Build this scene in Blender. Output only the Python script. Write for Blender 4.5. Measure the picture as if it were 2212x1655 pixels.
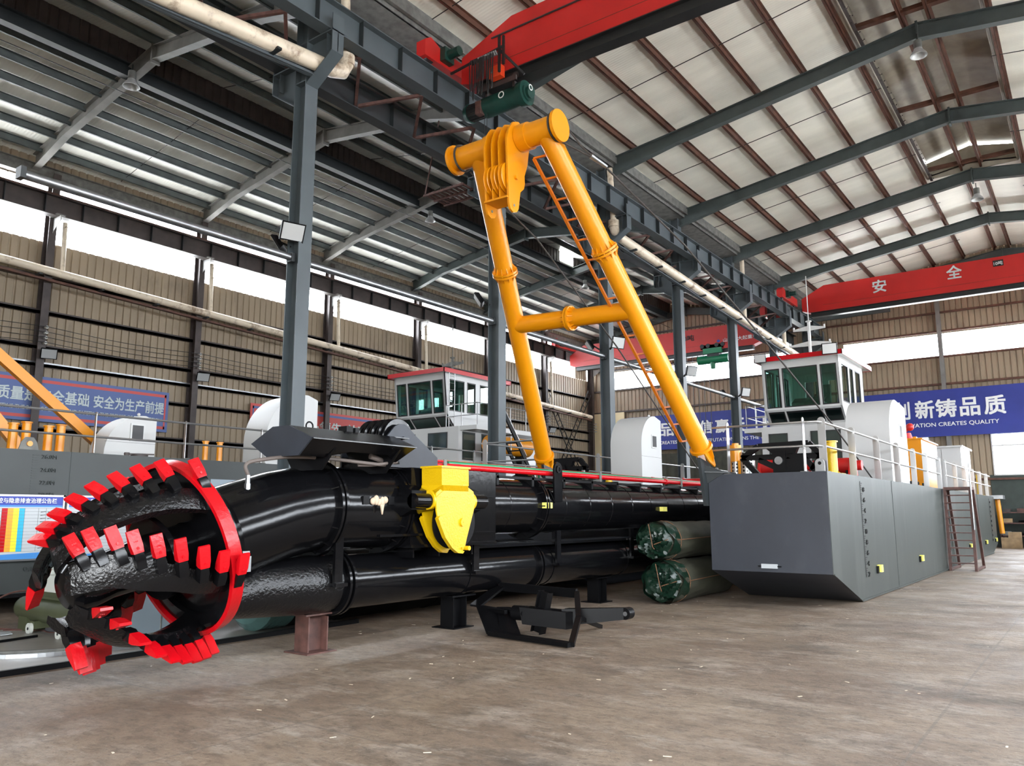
import bpy, bmesh, math, random
from mathutils import Vector, Matrix, Quaternion
random.seed(7)
V3 = Vector
sc = bpy.context.scene
for o in list(bpy.data.objects): bpy.data.objects.remove(o)
# ------------------------------------------------------------------ camera
PITCH, YAW, ROLL = 0.16355, -0.63096, -0.00157
cam_d = bpy.data.cameras.new('camera')
cam_d.sensor_fit = 'HORIZONTAL'; cam_d.sensor_width = 36.0
cam_d.lens = 36.0 * 1720.0 / 2212.0
cam_d.clip_start = 0.1; cam_d.clip_end = 400
cam = bpy.data.objects.new('camera', cam_d); sc.collection.objects.link(cam)
fwd = V3((math.sin(YAW)*math.cos(PITCH), math.cos(YAW)*math.cos(PITCH), math.sin(PITCH)))
rgt = V3((math.cos(YAW), -math.sin(YAW), 0)); dwn = fwd.cross(rgt)
c_, s_ = math.cos(ROLL), math.sin(ROLL)
r2 = rgt*c_ - dwn*s_; d2 = rgt*s_ + dwn*c_
M = Matrix((r2, -d2, -fwd)).transposed().to_4x4(); M.translation = V3((0, 0, 1.6))
cam.matrix_world = M
sc.camera = cam
# ------------------------------------------------------------------ view, world, daylight
sc.view_settings.view_transform = 'Standard'; sc.view_settings.look = 'None'
sc.view_settings.gamma = 1.0; sc.view_settings.use_curve_mapping = False
sc.view_settings.exposure = 1.45
SKY = 13.0
w = bpy.data.worlds.new('world'); sc.world = w; w.use_nodes = True
bg = w.node_tree.nodes['Background']; bg.inputs[0].default_value = (0.93, 0.97, 1.0, 1); bg.inputs[1].default_value = SKY
sc.cycles.max_bounces = 10; sc.cycles.diffuse_bounces = 7; sc.cycles.glossy_bounces = 4
sc.cycles.transparent_max_bounces = 10; sc.cycles.sample_clamp_indirect = 6.0
sc.cycles.caustics_reflective = False; sc.cycles.caustics_refractive = False
sc.cycles.use_denoising = True
def portal(name, loc, sx, sy, normal):
    """sky light entering through an opening of the hall (light portal)"""
    l = bpy.data.lights.new(name, 'AREA'); l.shape = 'RECTANGLE'; l.size = sx; l.size_y = sy
    l.cycles.is_portal = True
    o = bpy.data.objects.new(name, l); sc.collection.objects.link(o)
    o.matrix_world = Matrix.Translation(loc) @ V3(normal).to_track_quat('-Z', 'Y').to_matrix().to_4x4()
    return o
# hall dimensions
XL, XC, XR, YE, YF = -27.3, -12.7, 7.1, 46.3, -9.0
portal('daylight_left', (XL+0.02, 17.7, 11.5), 53.4, 2.0, (1, 0, 0))
portal('daylight_end', (-9.6, YE-0.05, 10.35), 33.0, 1.15, (0, -1, 0))
portal('daylight_right', (XR-0.02, 18.6, 10.35), 54.5, 1.15, (-1, 0, 0))
portal('daylight_gate', (0.5, YF+0.02, 2.5), 9.0, 5.0, (0, 1, 0))
portal('daylight_side', (XR-0.02, 21.0, 4.6), 50.0, 2.0, (-1, 0, 0))
portal('daylight_end_low', (-3.0, YE-0.05, 4.5), 6.0, 2.05, (0, -1, 0))
# ------------------------------------------------------------------ materials
def mat(name, col, rough=0.5, metal=0.0, coat=0.0, var=0.0, vscale=3.0, bump=0.0, bscale=20.0, spec=0.5, stain=None, stain_amt=0.0, sscale=1.5, stretch=None):
    m = bpy.data.materials.new(name); m.use_nodes = True
    nt = m.node_tree; b = nt.nodes['Principled BSDF']
    b.inputs['Base Color'].default_value = (*col, 1); b.inputs['Roughness'].default_value = rough
    b.inputs['Metallic'].default_value = metal; b.inputs['Coat Weight'].default_value = coat
    b.inputs['Coat Roughness'].default_value = 0.05
    b.inputs['Specular IOR Level'].default_value = spec
    tc = nt.nodes.new('ShaderNodeTexCoord'); mp = nt.nodes.new('ShaderNodeMapping')
    nt.links.new(tc.outputs['Object'], mp.inputs[0])
    if stretch: mp.inputs['Scale'].default_value = stretch
    cur = None
    if var > 0:
        n = nt.nodes.new('ShaderNodeTexNoise'); n.inputs['Scale'].default_value = vscale; n.inputs['Detail'].default_value = 6
        nt.links.new(mp.outputs[0], n.inputs['Vector'])
        r = nt.nodes.new('ShaderNodeValToRGB'); r.color_ramp.elements[0].position = 0.3; r.color_ramp.elements[1].position = 0.7
        r.color_ramp.elements[0].color = (*[c*(1-var) for c in col], 1); r.color_ramp.elements[1].color = (*[min(1, c*(1+var)) for c in col], 1)
        nt.links.new(n.outputs['Fac'], r.inputs[0]); cur = r.outputs[0]
        nt.links.new(cur, b.inputs['Base Color'])
    if stain:
        n = nt.nodes.new('ShaderNodeTexNoise'); n.inputs['Scale'].default_value = sscale; n.inputs['Detail'].default_value = 8; n.inputs['Roughness'].default_value = 0.65
        nt.links.new(mp.outputs[0], n.inputs['Vector'])
        r = nt.nodes.new('ShaderNodeValToRGB'); r.color_ramp.elements[0].position = 0.62 - stain_amt*0.3; r.color_ramp.elements[1].position = 0.75 - stain_amt*0.2
        r.color_ramp.elements[0].color = (0, 0, 0, 1); r.color_ramp.elements[1].color = (1, 1, 1, 1)
        nt.links.new(n.outputs['Fac'], r.inputs[0])
        mx = nt.nodes.new('ShaderNodeMix'); mx.data_type = 'RGBA'
        nt.links.new(r.outputs[0], mx.inputs[0])
        if cur: nt.links.new(cur, mx.inputs[6])
        else: mx.inputs[6].default_value = (*col, 1)
        mx.inputs[7].default_value = (*stain, 1)
        nt.links.new(mx.outputs[2], b.inputs['Base Color'])
    if bump > 0:
        n = nt.nodes.new('ShaderNodeTexNoise'); n.inputs['Scale'].default_value = bscale; n.inputs['Detail'].default_value = 4
        nt.links.new(mp.outputs[0], n.inputs['Vector'])
        bp = nt.nodes.new('ShaderNodeBump'); bp.inputs['Strength'].default_value = bump; bp.inputs['Distance'].default_value = 0.02
        nt.links.new(n.outputs['Fac'], bp.inputs['Height']); nt.links.new(bp.outputs[0], b.inputs['Normal'])
        if coat: nt.links.new(bp.outputs[0], b.inputs['Coat Normal'])
    return m
def floor_mat():
    m = bpy.data.materials.new('worn_concrete'); m.use_nodes = True
    nt = m.node_tree; b = nt.nodes['Principled BSDF']; L = nt.links.new
    tc = nt.nodes.new('ShaderNodeTexCoord')
    def noise(scale, detail=8, st=(1, 1, 1), rough=0.6):
        mp = nt.nodes.new('ShaderNodeMapping'); mp.inputs['Scale'].default_value = st; L(tc.outputs['Object'], mp.inputs[0])
        n = nt.nodes.new('ShaderNodeTexNoise'); n.inputs['Scale'].default_value = scale; n.inputs['Detail'].default_value = detail
        n.inputs['Roughness'].default_value = rough; L(mp.outputs[0], n.inputs['Vector']); return n.outputs['Fac']
    def ramp(src, p0, c0, p1, c1):
        r = nt.nodes.new('ShaderNodeValToRGB'); r.color_ramp.elements[0].position = p0; r.color_ramp.elements[1].position = p1
        r.color_ramp.elements[0].color = (*c0, 1); r.color_ramp.elements[1].color = (*c1, 1); L(src, r.inputs[0]); return r.outputs[0]
    def mix(f, a, c, mode='MIX', k=None):
        x = nt.nodes.new('ShaderNodeMix'); x.data_type = 'RGBA'; x.blend_type = mode
        if k is None: L(f, x.inputs[0])
        else: x.inputs[0].default_value = k
        for s, i in ((a, 6), (c, 7)):
            if isinstance(s, tuple): x.inputs[i].default_value = (*s, 1)
            else: L(s, x.inputs[i])
        return x.outputs[2]
    base = ramp(noise(0.55, 6), 0.35, (0.144, 0.100, 0.070), 0.66, (0.275, 0.213, 0.156))
    base = mix(ramp(noise(1.3, 8, (0.8, 1.2, 1), 0.7), 0.50, (0, 0, 0), 0.70, (1, 1, 1)), base, (0.329, 0.275, 0.226))
    base = mix(ramp(noise(0.62, 10, (0.8, 1.3, 1), 0.75), 0.53, (0, 0, 0), 0.66, (0.8, 0.8, 0.8)), base, (0.065, 0.052, 0.042))
    base = mix(ramp(noise(2.2, 9, (0.6, 1.6, 1), 0.8), 0.55, (0, 0, 0), 0.70, (0.7, 0.7, 0.7)), base, (0.415, 0.378, 0.329))
    base = mix(ramp(noise(7, 6, (0.7, 1.2, 1), 0.8), 0.46, (0, 0, 0), 0.62, (0.55, 0.55, 0.55)), base, (0.075, 0.056, 0.042))
    spk = ramp(noise(26, 4, (0.5, 1, 1), 0.85), 0.56, (0, 0, 0), 0.68, (0.85, 0.85, 0.85))
    base = mix(spk, base, (0.055, 0.04, 0.03))
    spk2 = ramp(noise(47, 3), 0.66, (0, 0, 0), 0.74, (0.7, 0.7, 0.7))
    base = mix(spk2, base, (0.488, 0.439, 0.378))
    # cast joints in both directions
    sx = nt.nodes.new('ShaderNodeSeparateXYZ'); L(tc.outputs['Object'], sx.inputs[0])
    def joint(out, period, off, wd):
        a = nt.nodes.new('ShaderNodeMath'); a.operation = 'ADD'; L(out, a.inputs[0]); a.inputs[1].default_value = off
        f = nt.nodes.new('ShaderNodeMath'); f.operation = 'PINGPONG'; L(a.outputs[0], f.inputs[0]); f.inputs[1].default_value = period/2
        l = nt.nodes.new('ShaderNodeMath'); l.operation = 'LESS_THAN'; L(f.outputs[0], l.inputs[0]); l.inputs[1].default_value = wd
        return l.outputs[0]
    for o_, pr_, of_ in ((sx.outputs[0], 4.0, 1.2), (sx.outputs[1], 6.0, 1.7)):
        j = joint(o_, pr_, of_, 0.012)
        k = nt.nodes.new('ShaderNodeMath'); k.operation = 'MULTIPLY'; L(j, k.inputs[0]); k.inputs[1].default_value = 0.55
        base = mix(k.outputs[0], base, (0.13, 0.11, 0.09))
    L(base, b.inputs['Base Color'])
    rr = ramp(noise(0.8, 5), 0.3, (0.42, 0.42, 0.42), 0.75, (0.75, 0.75, 0.75)); L(rr, b.inputs['Roughness'])
    bp = nt.nodes.new('ShaderNodeBump'); bp.inputs['Strength'].default_value = 0.7; bp.inputs['Distance'].default_value = 0.03
    L(noise(16, 8, (1, 1, 1), 0.7), bp.inputs['Height']); L(bp.outputs[0], b.inputs['Normal'])
    return m
def roof_mat(name, col, seam_period=1.0):
    """insulated roof sheet: off-white, fine ribs across the slope and panel seams every metre"""
    m = mat(name, col, rough=0.36, spec=0.6)
    nt = m.node_tree; b = nt.nodes['Principled BSDF']; L = nt.links.new
    tc = nt.nodes.new('ShaderNodeTexCoord')
    wv = nt.nodes.new('ShaderNodeTexWave'); wv.bands_direction = 'Y'; wv.inputs['Scale'].default_value = 3.2; wv.inputs['Distortion'].default_value = 0.05
    L(tc.outputs['Object'], wv.inputs['Vector'])
    bp = nt.nodes.new('ShaderNodeBump'); bp.inputs['Strength'].default_value = 0.25; bp.inputs['Distance'].default_value = 0.02
    L(wv.outputs['Fac'], bp.inputs['Height'])
    n2 = nt.nodes.new('ShaderNodeTexNoise'); n2.inputs['Scale'].default_value = 0.7; n2.inputs['Detail'].default_value = 3
    bp2 = nt.nodes.new('ShaderNodeBump'); bp2.inputs['Strength'].default_value = 0.5; bp2.inputs['Distance'].default_value = 0.15
    L(n2.outputs['Fac'], bp2.inputs['Height']); L(bp.outputs[0], bp2.inputs['Normal']); L(bp2.outputs[0], b.inputs['Normal'])
    n = nt.nodes.new('ShaderNodeTexNoise'); n.inputs['Scale'].default_value = 0.8; n.inputs['Detail'].default_value = 5
    mp = nt.nodes.new('ShaderNodeMapping'); mp.inputs['Scale'].default_value = (0.5, 2.0, 1); L(tc.outputs['Object'], mp.inputs[0]); L(mp.outputs[0], n.inputs['Vector'])
    r = nt.nodes.new('ShaderNodeValToRGB'); r.color_ramp.elements[0].position = 0.35; r.color_ramp.elements[1].position = 0.65
    r.color_ramp.elements[0].color = (*[c*0.86 for c in col], 1); r.color_ramp.elements[1].color = (*col, 1)
    L(n.outputs['Fac'], r.inputs[0]); L(r.outputs[0], b.inputs['Base Color'])
    return m
def glass_mat(name, tint, gloss=0.12, rough=0.0):
    m = bpy.data.materials.new(name); m.use_nodes = True; nt = m.node_tree
    for n in list(nt.nodes): nt.nodes.remove(n)
    out = nt.nodes.new('ShaderNodeOutputMaterial'); tr = nt.nodes.new('ShaderNodeBsdfTransparent'); gl = nt.nodes.new('ShaderNodeBsdfGlossy')
    tr.inputs[0].default_value = (*tint, 1); gl.inputs['Roughness'].default_value = rough
    lw = nt.nodes.new('ShaderNodeLayerWeight'); lw.inputs[0].default_value = 0.5
    pw = nt.nodes.new('ShaderNodeMath'); pw.operation = 'POWER'; nt.links.new(lw.outputs['Facing'], pw.inputs[0]); pw.inputs[1].default_value = 4.0
    fr = nt.nodes.new('ShaderNodeMath'); fr.operation = 'MULTIPLY_ADD'; nt.links.new(pw.outputs[0], fr.inputs[0]); fr.inputs[1].default_value = 0.75; fr.inputs[2].default_value = 0.06
    mx = nt.nodes.new('ShaderNodeMixShader'); nt.links.new(fr.outputs[0], mx.inputs[0])
    nt.links.new(tr.outputs[0], mx.inputs[1]); nt.links.new(gl.outputs[0], mx.inputs[2]); nt.links.new(mx.outputs[0], out.inputs[0])
    return m
def punched_mat(name, col):
    m = mat(name, col, 0.35, 0.8); nt = m.node_tree; b = nt.nodes['Principled BSDF']
    tc = nt.nodes.new('ShaderNodeTexCoord'); vo = nt.nodes.new('ShaderNodeTexVoronoi'); vo.inputs['Scale'].default_value = 14; vo.inputs['Randomness'].default_value = 0.15
    nt.links.new(tc.outputs['Object'], vo.inputs['Vector'])
    r = nt.nodes.new('ShaderNodeValToRGB'); r.color_ramp.interpolation = 'CONSTANT'; r.color_ramp.elements[0].color = (0.01, 0.01, 0.01, 1); r.color_ramp.elements[1].position = 0.33; r.color_ramp.elements[1].color = (*col, 1)
    nt.links.new(vo.outputs['Distance'], r.inputs[0]); nt.links.new(r.outputs[0], b.inputs['Base Color'])
    return m
MT = dict(
 floor=floor_mat(),
 clad=mat('beige_cladding', (0.265, 0.205, 0.138), 0.55, var=0.12, vscale=0.6, stain=(0.15, 0.112, 0.075), stain_amt=0.25, sscale=0.8, stretch=(1, 1, 0.3)),
 roofL=roof_mat('roof_sheet_left', (0.86, 0.86, 0.80)),
 roofR=roof_mat('roof_sheet_right', (0.86, 0.84, 0.75)),
 vent=mat('ventilator_sheet', (0.30, 0.27, 0.22), 0.4, var=0.15),
 steel=mat('blue_grey_paint', (0.062, 0.076, 0.084), 0.45, var=0.12, vscale=1.2),
 steel_d=mat('dark_grey_paint', (0.018, 0.022, 0.024), 0.5, var=0.2, vscale=1.5),
 raf=mat('dusty_rafter_paint', (0.17, 0.165, 0.155), 0.6, var=0.2, vscale=2.0),
 rafR=mat('green_grey_rafter_paint', (0.055, 0.07, 0.07), 0.5, var=0.12),
 purL=mat('grey_purlin_paint', (0.085, 0.10, 0.10), 0.5, var=0.2),
 rust=mat('rust_primer', (0.085, 0.032, 0.018), 0.65, var=0.35, vscale=4),
 rustdk=mat('brown_column_paint', (0.045, 0.033, 0.03), 0.55, var=0.3, vscale=3),
 rust_o=mat('rusty_steel', (0.075, 0.032, 0.025), 0.6, var=0.4, vscale=8, bump=0.2),
 pvc=mat('cream_pvc', (0.62, 0.53, 0.41), 0.4, var=0.06, stain=(0.20, 0.13, 0.08), stain_amt=0.35, sscale=2.2),
 zinc=mat('galvanised_steel', (0.30, 0.31, 0.32), 0.35, 0.9, var=0.15, vscale=6),
 stainl=mat('stainless_rail', (0.42, 0.42, 0.42), 0.3, 0.9),
 valley=mat('weathered_gutter', (0.13, 0.13, 0.12), 0.7, var=0.35, vscale=5),
 black=mat('gloss_black_enamel', (0.003, 0.003, 0.0035), 0.15, coat=0.0, spec=0.24, bump=0.06, bscale=9),
 blackr=mat('rough_black_enamel', (0.003, 0.003, 0.0035), 0.2, coat=0.0, spec=0.4, bump=0.55, bscale=30),
 blackm=mat('satin_black_paint', (0.003, 0.003, 0.0035), 0.42, spec=0.14),
 navy=mat('dusty_black_plate', (0.012, 0.015, 0.022), 0.5, var=0.3, vscale=3),
 hoser=mat('rubber_hose', (0.10, 0.08, 0.07), 0.6, var=0.15),
 cable=mat('dark_wire_rope', (0.030, 0.024, 0.020), 0.6, bump=0.6, bscale=80),
 red=mat('gloss_red_paint', (0.44, 0.002, 0.006), 0.3, coat=0.1, spec=0.35, bump=0.15, bscale=30),
 redc=mat('crane_red_paint', (0.44, 0.012, 0.010), 0.42, var=0.10, vscale=1.0),
 redo=mat('orange_red_paint', (0.75, 0.06, 0.015), 0.4),
 org=mat('golden_yellow_paint', (0.62, 0.225, 0.001), 0.34, coat=0.05, bump=0.05, bscale=25),
 org2=mat('orange_ladder_paint', (0.58, 0.15, 0.003), 0.4),
 yel=mat('bright_yellow_paint', (0.58, 0.36, 0.002), 0.35, coat=0.1, bump=0.25, bscale=45),
 yel2=mat('pale_yellow_anode', (0.80, 0.74, 0.16), 0.6),
 green=mat('signal_green_paint', (0.01, 0.20, 0.085), 0.4),
 hoist=mat('hoist_green_paint', (0.006, 0.036, 0.027), 0.35, var=0.25, vscale=5),
 hoist2=mat('bright_hoist_green', (0.005, 0.16, 0.07), 0.4),
 hullf=mat('hull_paint_shaded_front', (0.022, 0.026, 0.036), 0.55, var=0.16, vscale=1.4, stain=(0.032, 0.036, 0.046), stain_amt=0.35, sscale=1.6, stretch=(1, 1, 0.6)),  # hull paint with the front's shade and bluish sky reflection put into the colour
 hulls=mat('hull_paint_lit_side', (0.031, 0.038, 0.034), 0.45, var=0.15, vscale=1.0, stain=(0.047, 0.055, 0.050), stain_amt=0.4, sscale=1.5, stretch=(1, 1.6, 0.25)),  # same hull paint, lightened for the light falling on the right side
 hullL=mat('old_hull_paint', (0.027, 0.032, 0.031), 0.5, var=0.12, vscale=1.5),
 white=mat('white_enamel', (0.50, 0.50, 0.49), 0.3, coat=0.1),
 white2=mat('white_fairing_paint', (0.47, 0.47, 0.46), 0.4),
 cream=mat('cream_door', (0.62, 0.53, 0.33), 0.5),
 frame=mat('black_window_rubber', (0.012, 0.012, 0.012), 0.4),
 glass=glass_mat('tinted_cab_glass', (0.50, 0.72, 0.66)),
 pane=glass_mat('clear_daylight_pane', (0.97, 0.98, 1.0)),
 lamp=mat('lamp_reflector', (0.45, 0.46, 0.46), 0.3, 0.2),
 tarp=mat('green_tarpaulin', (0.005, 0.019, 0.011), 0.3, bump=0.9, bscale=7, spec=0.5),
 tarpd=mat('dusty_tarpaulin', (0.034, 0.034, 0.021), 0.65, var=0.3),
 rope=mat('brown_twine', (0.14, 0.065, 0.03), 0.8),
 bblue=mat('banner_blue', (0.016, 0.030, 0.23), 0.5, var=0.12, vscale=0.8),
 bblue2=mat('faded_banner_blue', (0.085, 0.125, 0.29), 0.6),
 bred=mat('faded_banner_red', (0.50, 0.075, 0.065), 0.6),
 letter=mat('white_lettering', (0.74, 0.76, 0.76), 0.5),
 letter2=mat('grey_white_lettering', (0.50, 0.56, 0.56), 0.6),
 letterk=mat('black_lettering', (0.01, 0.01, 0.01), 0.6),
 letterd=mat('dull_dark_marks', (0.03, 0.036, 0.035), 0.6),
 board=mat('white_board', (0.45, 0.48, 0.50), 0.35),
 bpaleb=mat('pale_blue_print', (0.05, 0.22, 0.55), 0.4),
 bdeepb=mat('deep_blue_print', (0.015, 0.035, 0.30), 0.4),
 bcyan=mat('cyan_print', (0.02, 0.38, 0.60), 0.4), byel=mat('yellow_print', (0.78, 0.70, 0.03), 0.4), borg=mat('orange_print', (0.82, 0.36, 0.03), 0.4),
 olive=mat('olive_green_paint', (0.060, 0.068, 0.035), 0.4, var=0.15),
 dkgreen=mat('dark_green_sheet', (0.028, 0.040, 0.033), 0.6, var=0.2),
 wood=mat('cardboard_brown', (0.28, 0.19, 0.10), 0.7, var=0.3),
 tape=mat('beige_masking_tape', (0.50, 0.38, 0.27), 0.7, var=0.2, bump=0.6),
 rubber=mat('tyre_rubber', (0.02, 0.02, 0.02), 0.7),
 plast=mat('milky_plastic', (0.5, 0.52, 0.48), 0.4),
 blueb=mat('pale_blue_grey_panel', (0.20, 0.25, 0.29), 0.4, var=0.04),
 plate=mat('steel_floor_plate', (0.25, 0.235, 0.215), 0.42, 0.0, var=0.15, vscale=1.5),
 ground=mat('outdoor_concrete', (0.62, 0.60, 0.56), 0.7, var=0.15),
 punch=punched_mat('perforated_steel', (0.45, 0.46, 0.46)),
 porc=mat('white_porcelain', (0.6, 0.6, 0.58), 0.3),
)
# ------------------------------------------------------------------ mesh builder
Z = V3((0, 0, 1))
class MB:
    def __init__(s): s.bm = bmesh.new()
    def face(s, pts):
        return s.bm.faces.new([s.bm.verts.new(V3(p)) for p in pts])
    def _hull8(s, a, b):  # two quads (lists of 4) -> closed box
        va = [s.bm.verts.new(p) for p in a]; vb = [s.bm.verts.new(p) for p in b]; n = len(a)
        s.bm.faces.new(va[::-1]); s.bm.faces.new(vb)
        for i in range(n): s.bm.faces.new((va[i], va[(i+1) % n], vb[(i+1) % n], vb[i]))
        return s
    def prism(s, pts, vec):
        a = [V3(p) for p in pts]; v = V3(vec)
        n = sum(((a[i]-a[0]).cross(a[(i+1) % len(a)]-a[0]) for i in range(1, len(a))), V3())
        if n.dot(v) < 0: a = a[::-1]
        return s._hull8(a, [p+v for p in a])
    def bx(s, x0, x1, y0, y1, z0, z1):
        return s.prism([(x0, y0, z0), (x1, y0, z0), (x1, y1, z0), (x0, y1, z0)], (0, 0, z1-z0))
    def loft(s, rings, cap=True):
        vs = [[s.bm.verts.new(V3(p)) for p in r] for r in rings]; n = len(rings[0])
        for a, b in zip(vs, vs[1:]):
            for i in range(n): s.bm.faces.new((a[i], a[(i+1) % n], b[(i+1) % n], b[i]))
        if cap: s.bm.faces.new(vs[0][::-1]); s.bm.faces.new(vs[-1])
        return s
    def beam(s, p0, p1, w, h, up=Z):
        p0 = V3(p0); p1 = V3(p1); d = (p1-p0).normalized(); u = V3(up)
        if abs(d.dot(u)) > 0.99: u = V3((0, 1, 0)) if abs(d.y) < 0.9 else V3((1, 0, 0))
        sx = d.cross(u).normalized(); u = sx.cross(d)
        c = [sx*(w/2)*a+u*(h/2)*b for a, b in ((-1, -1), (1, -1), (1, 1), (-1, 1))]
        return s.loft([[p0+k for k in c], [p1+k for k in c]])
    def ibeam(s, p0, p1, h, w, tf=0.02, tw=0.015, up=Z):
        p0 = V3(p0); p1 = V3(p1); d = (p1-p0).normalized(); u = V3(up)
        if abs(d.dot(u)) > 0.99: u = V3((1, 0, 0))
        sx = d.cross(u).normalized(); u = sx.cross(d)
        s.beam(p0+u*(h/2-tf/2), p1+u*(h/2-tf/2), w, tf, u); s.beam(p0-u*(h/2-tf/2), p1-u*(h/2-tf/2), w, tf, u)
        s.beam(p0, p1, tw, h-2*tf, u); return s
    def _fr(s, d):
        d = d.normalized(); a = V3((0, 0, 1)) if abs(d.z) < 0.9 else V3((1, 0, 0))
        x = d.cross(a).normalized(); return x, x.cross(d)
    def tube(s, p0, p1, r0, r1=None, seg=16, cap=True):
        p0 = V3(p0); p1 = V3(p1); r1 = r0 if r1 is None else r1; x, y = s._fr(p1-p0)
        ring = lambda p, r: [p+(x*math.cos(t)+y*math.sin(t))*r for t in [2*math.pi*i/seg for i in range(seg)]]
        a, b = ring(p0, r0), ring(p1, r1)
        va = [s.bm.verts.new(p) for p in a]; vb = [s.bm.verts.new(p) for p in b]
        for i in range(seg): s.bm.faces.new((va[(i+1) % seg], va[i], vb[i], vb[(i+1) % seg]))
        if cap: s.bm.faces.new(va); s.bm.faces.new(vb[::-1])
        return s
    def pipe(s, pts, r, seg=10, closed=False):
        pts = [V3(p) for p in pts]; n = len(pts); rings = []; x = None
        for i, p in enumerate(pts):
            d = (pts[(i+1) % n]-pts[i-1]) if closed else (pts[min(i+1, n-1)]-pts[max(i-1, 0)])
            d.normalize()
            if x is None: x, _ = s._fr(d)
            x = (x - d*x.dot(d)).normalized(); y = x.cross(d)
            rr = r[i] if isinstance(r, (list, tuple)) else r
            rings.append([s.bm.verts.new(p+(x*math.cos(t)+y*math.sin(t))*rr) for t in [2*math.pi*k/seg for k in range(seg)]])
        m = n if closed else n-1
        for i in range(m):
            a, b = rings[i], rings[(i+1) % n]
            for k in range(seg): s.bm.faces.new((a[(k+1) % seg], a[k], b[k], b[(k+1) % seg]))
        if not closed: s.bm.faces.new(rings[0]); s.bm.faces.new(rings[-1][::-1])
        return s
    def lathe(s, prof, org, axis, seg=32, a0=0, a1=360, closed=False):
        """prof: (axial, radius) pairs"""
        org = V3(org); d = V3(axis).normalized(); x, y = s._fr(d); rings = []
        full = abs(a1-a0) >= 360; n = seg if full else seg+1
        for i in range(n):
            t = math.radians(a0+(a1-a0)*i/seg); e = x*math.cos(t)+y*math.sin(t)
            rings.append([s.bm.verts.new(org+d*a+e*max(r, 1e-4)) for a, r in prof])
        for i in range(seg):
            A, B = rings[i], rings[(i+1) % n]; m = len(prof) if closed else len(prof)-1
            for k in range(m): s.bm.faces.new((A[k], A[(k+1) % len(prof)], B[(k+1) % len(prof)], B[k]))
        return s
    def ball(s, c, r, sc_=(1, 1, 1)):
        bmesh.ops.create_icosphere(s.bm, subdivisions=2, radius=r, matrix=Matrix.Translation(c) @ Matrix.Diagonal((*sc_, 1))); return s
    def mesh(s, name, smooth=35):
        bm = s.bm
        bmesh.ops.remove_doubles(bm, verts=bm.verts, dist=1e-5) if smooth == 'weld' else None
        bmesh.ops.recalc_face_normals(bm, faces=bm.faces)
        ang = math.radians(35)
        for f in bm.faces: f.smooth = True
        for e in bm.edges:
            if len(e.link_faces) == 2: e.smooth = e.calc_face_angle(0) < ang
        me = bpy.data.meshes.new(name); bm.to_mesh(me); bm.free(); return me
def wloc(o):
    v = V3((0, 0, 0))
    while o is not None: v = v+o.location; o = o.parent
    return v
def put(name, me, m, parent=None, matrix=None):
    o = bpy.data.objects.new(name, me); sc.collection.objects.link(o)
    if m is not None:
        me.materials.clear(); me.materials.append(MT[m] if isinstance(m, str) else m)
    if parent is not None: o.parent = parent
    if matrix is not None: o.matrix_local = matrix
    return o
def part(name, mb, m, parent, w=None):
    """a part built in world coordinates under its thing (things carry no rotation)"""
    off = wloc(parent); me = mb.mesh(name)
    me.transform(Matrix.Translation(-off))
    return put(name, me, m, parent)
def tag(o, label, cat, group=None, kind=None):
    if label: o['label'] = label
    if cat: o['category'] = cat
    if group: o['group'] = group
    if kind: o['kind'] = kind
    return o
def thing(name, label, cat, loc, group=None):
    o = bpy.data.objects.new(name, None); sc.collection.objects.link(o); o.location = loc; o.empty_display_size = 0.2
    return tag(o, label, cat, group)
def single(name, mb, m, label, cat, loc=None, group=None):
    me = mb.mesh(name)
    if loc is None:
        vs = me.vertices; loc = V3((sum(v.co.x for v in vs)/len(vs), sum(v.co.y for v in vs)/len(vs), min(v.co.z for v in vs)))
    loc = V3(loc); me.transform(Matrix.Translation(-loc)); o = put(name, me, m); o.location = loc
    return tag(o, label, cat, group)
def struct(name, mb, m):
    o = put(name, mb.mesh(name), m); o['kind'] = 'structure'; return o
def dup(root, loc, label=None, group=None):
    r = root.copy(); sc.collection.objects.link(r); r.location = loc
    if label: r['label'] = label
    if group: r['group'] = group
    for ch in list(root.children):
        c = ch.copy(); sc.collection.objects.link(c); c.parent = r
        for g in list(ch.children):
            d = g.copy(); sc.collection.objects.link(d); d.parent = c
    return r
ORD = ['first', 'second', 'third', 'fourth', 'fifth', 'sixth', 'seventh', 'eighth', 'ninth', 'tenth', 'eleventh', 'twelfth', 'thirteenth', 'fourteenth', 'fifteenth', 'sixteenth', 'seventeenth', 'eighteenth', 'nineteenth', 'twentieth']
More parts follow.
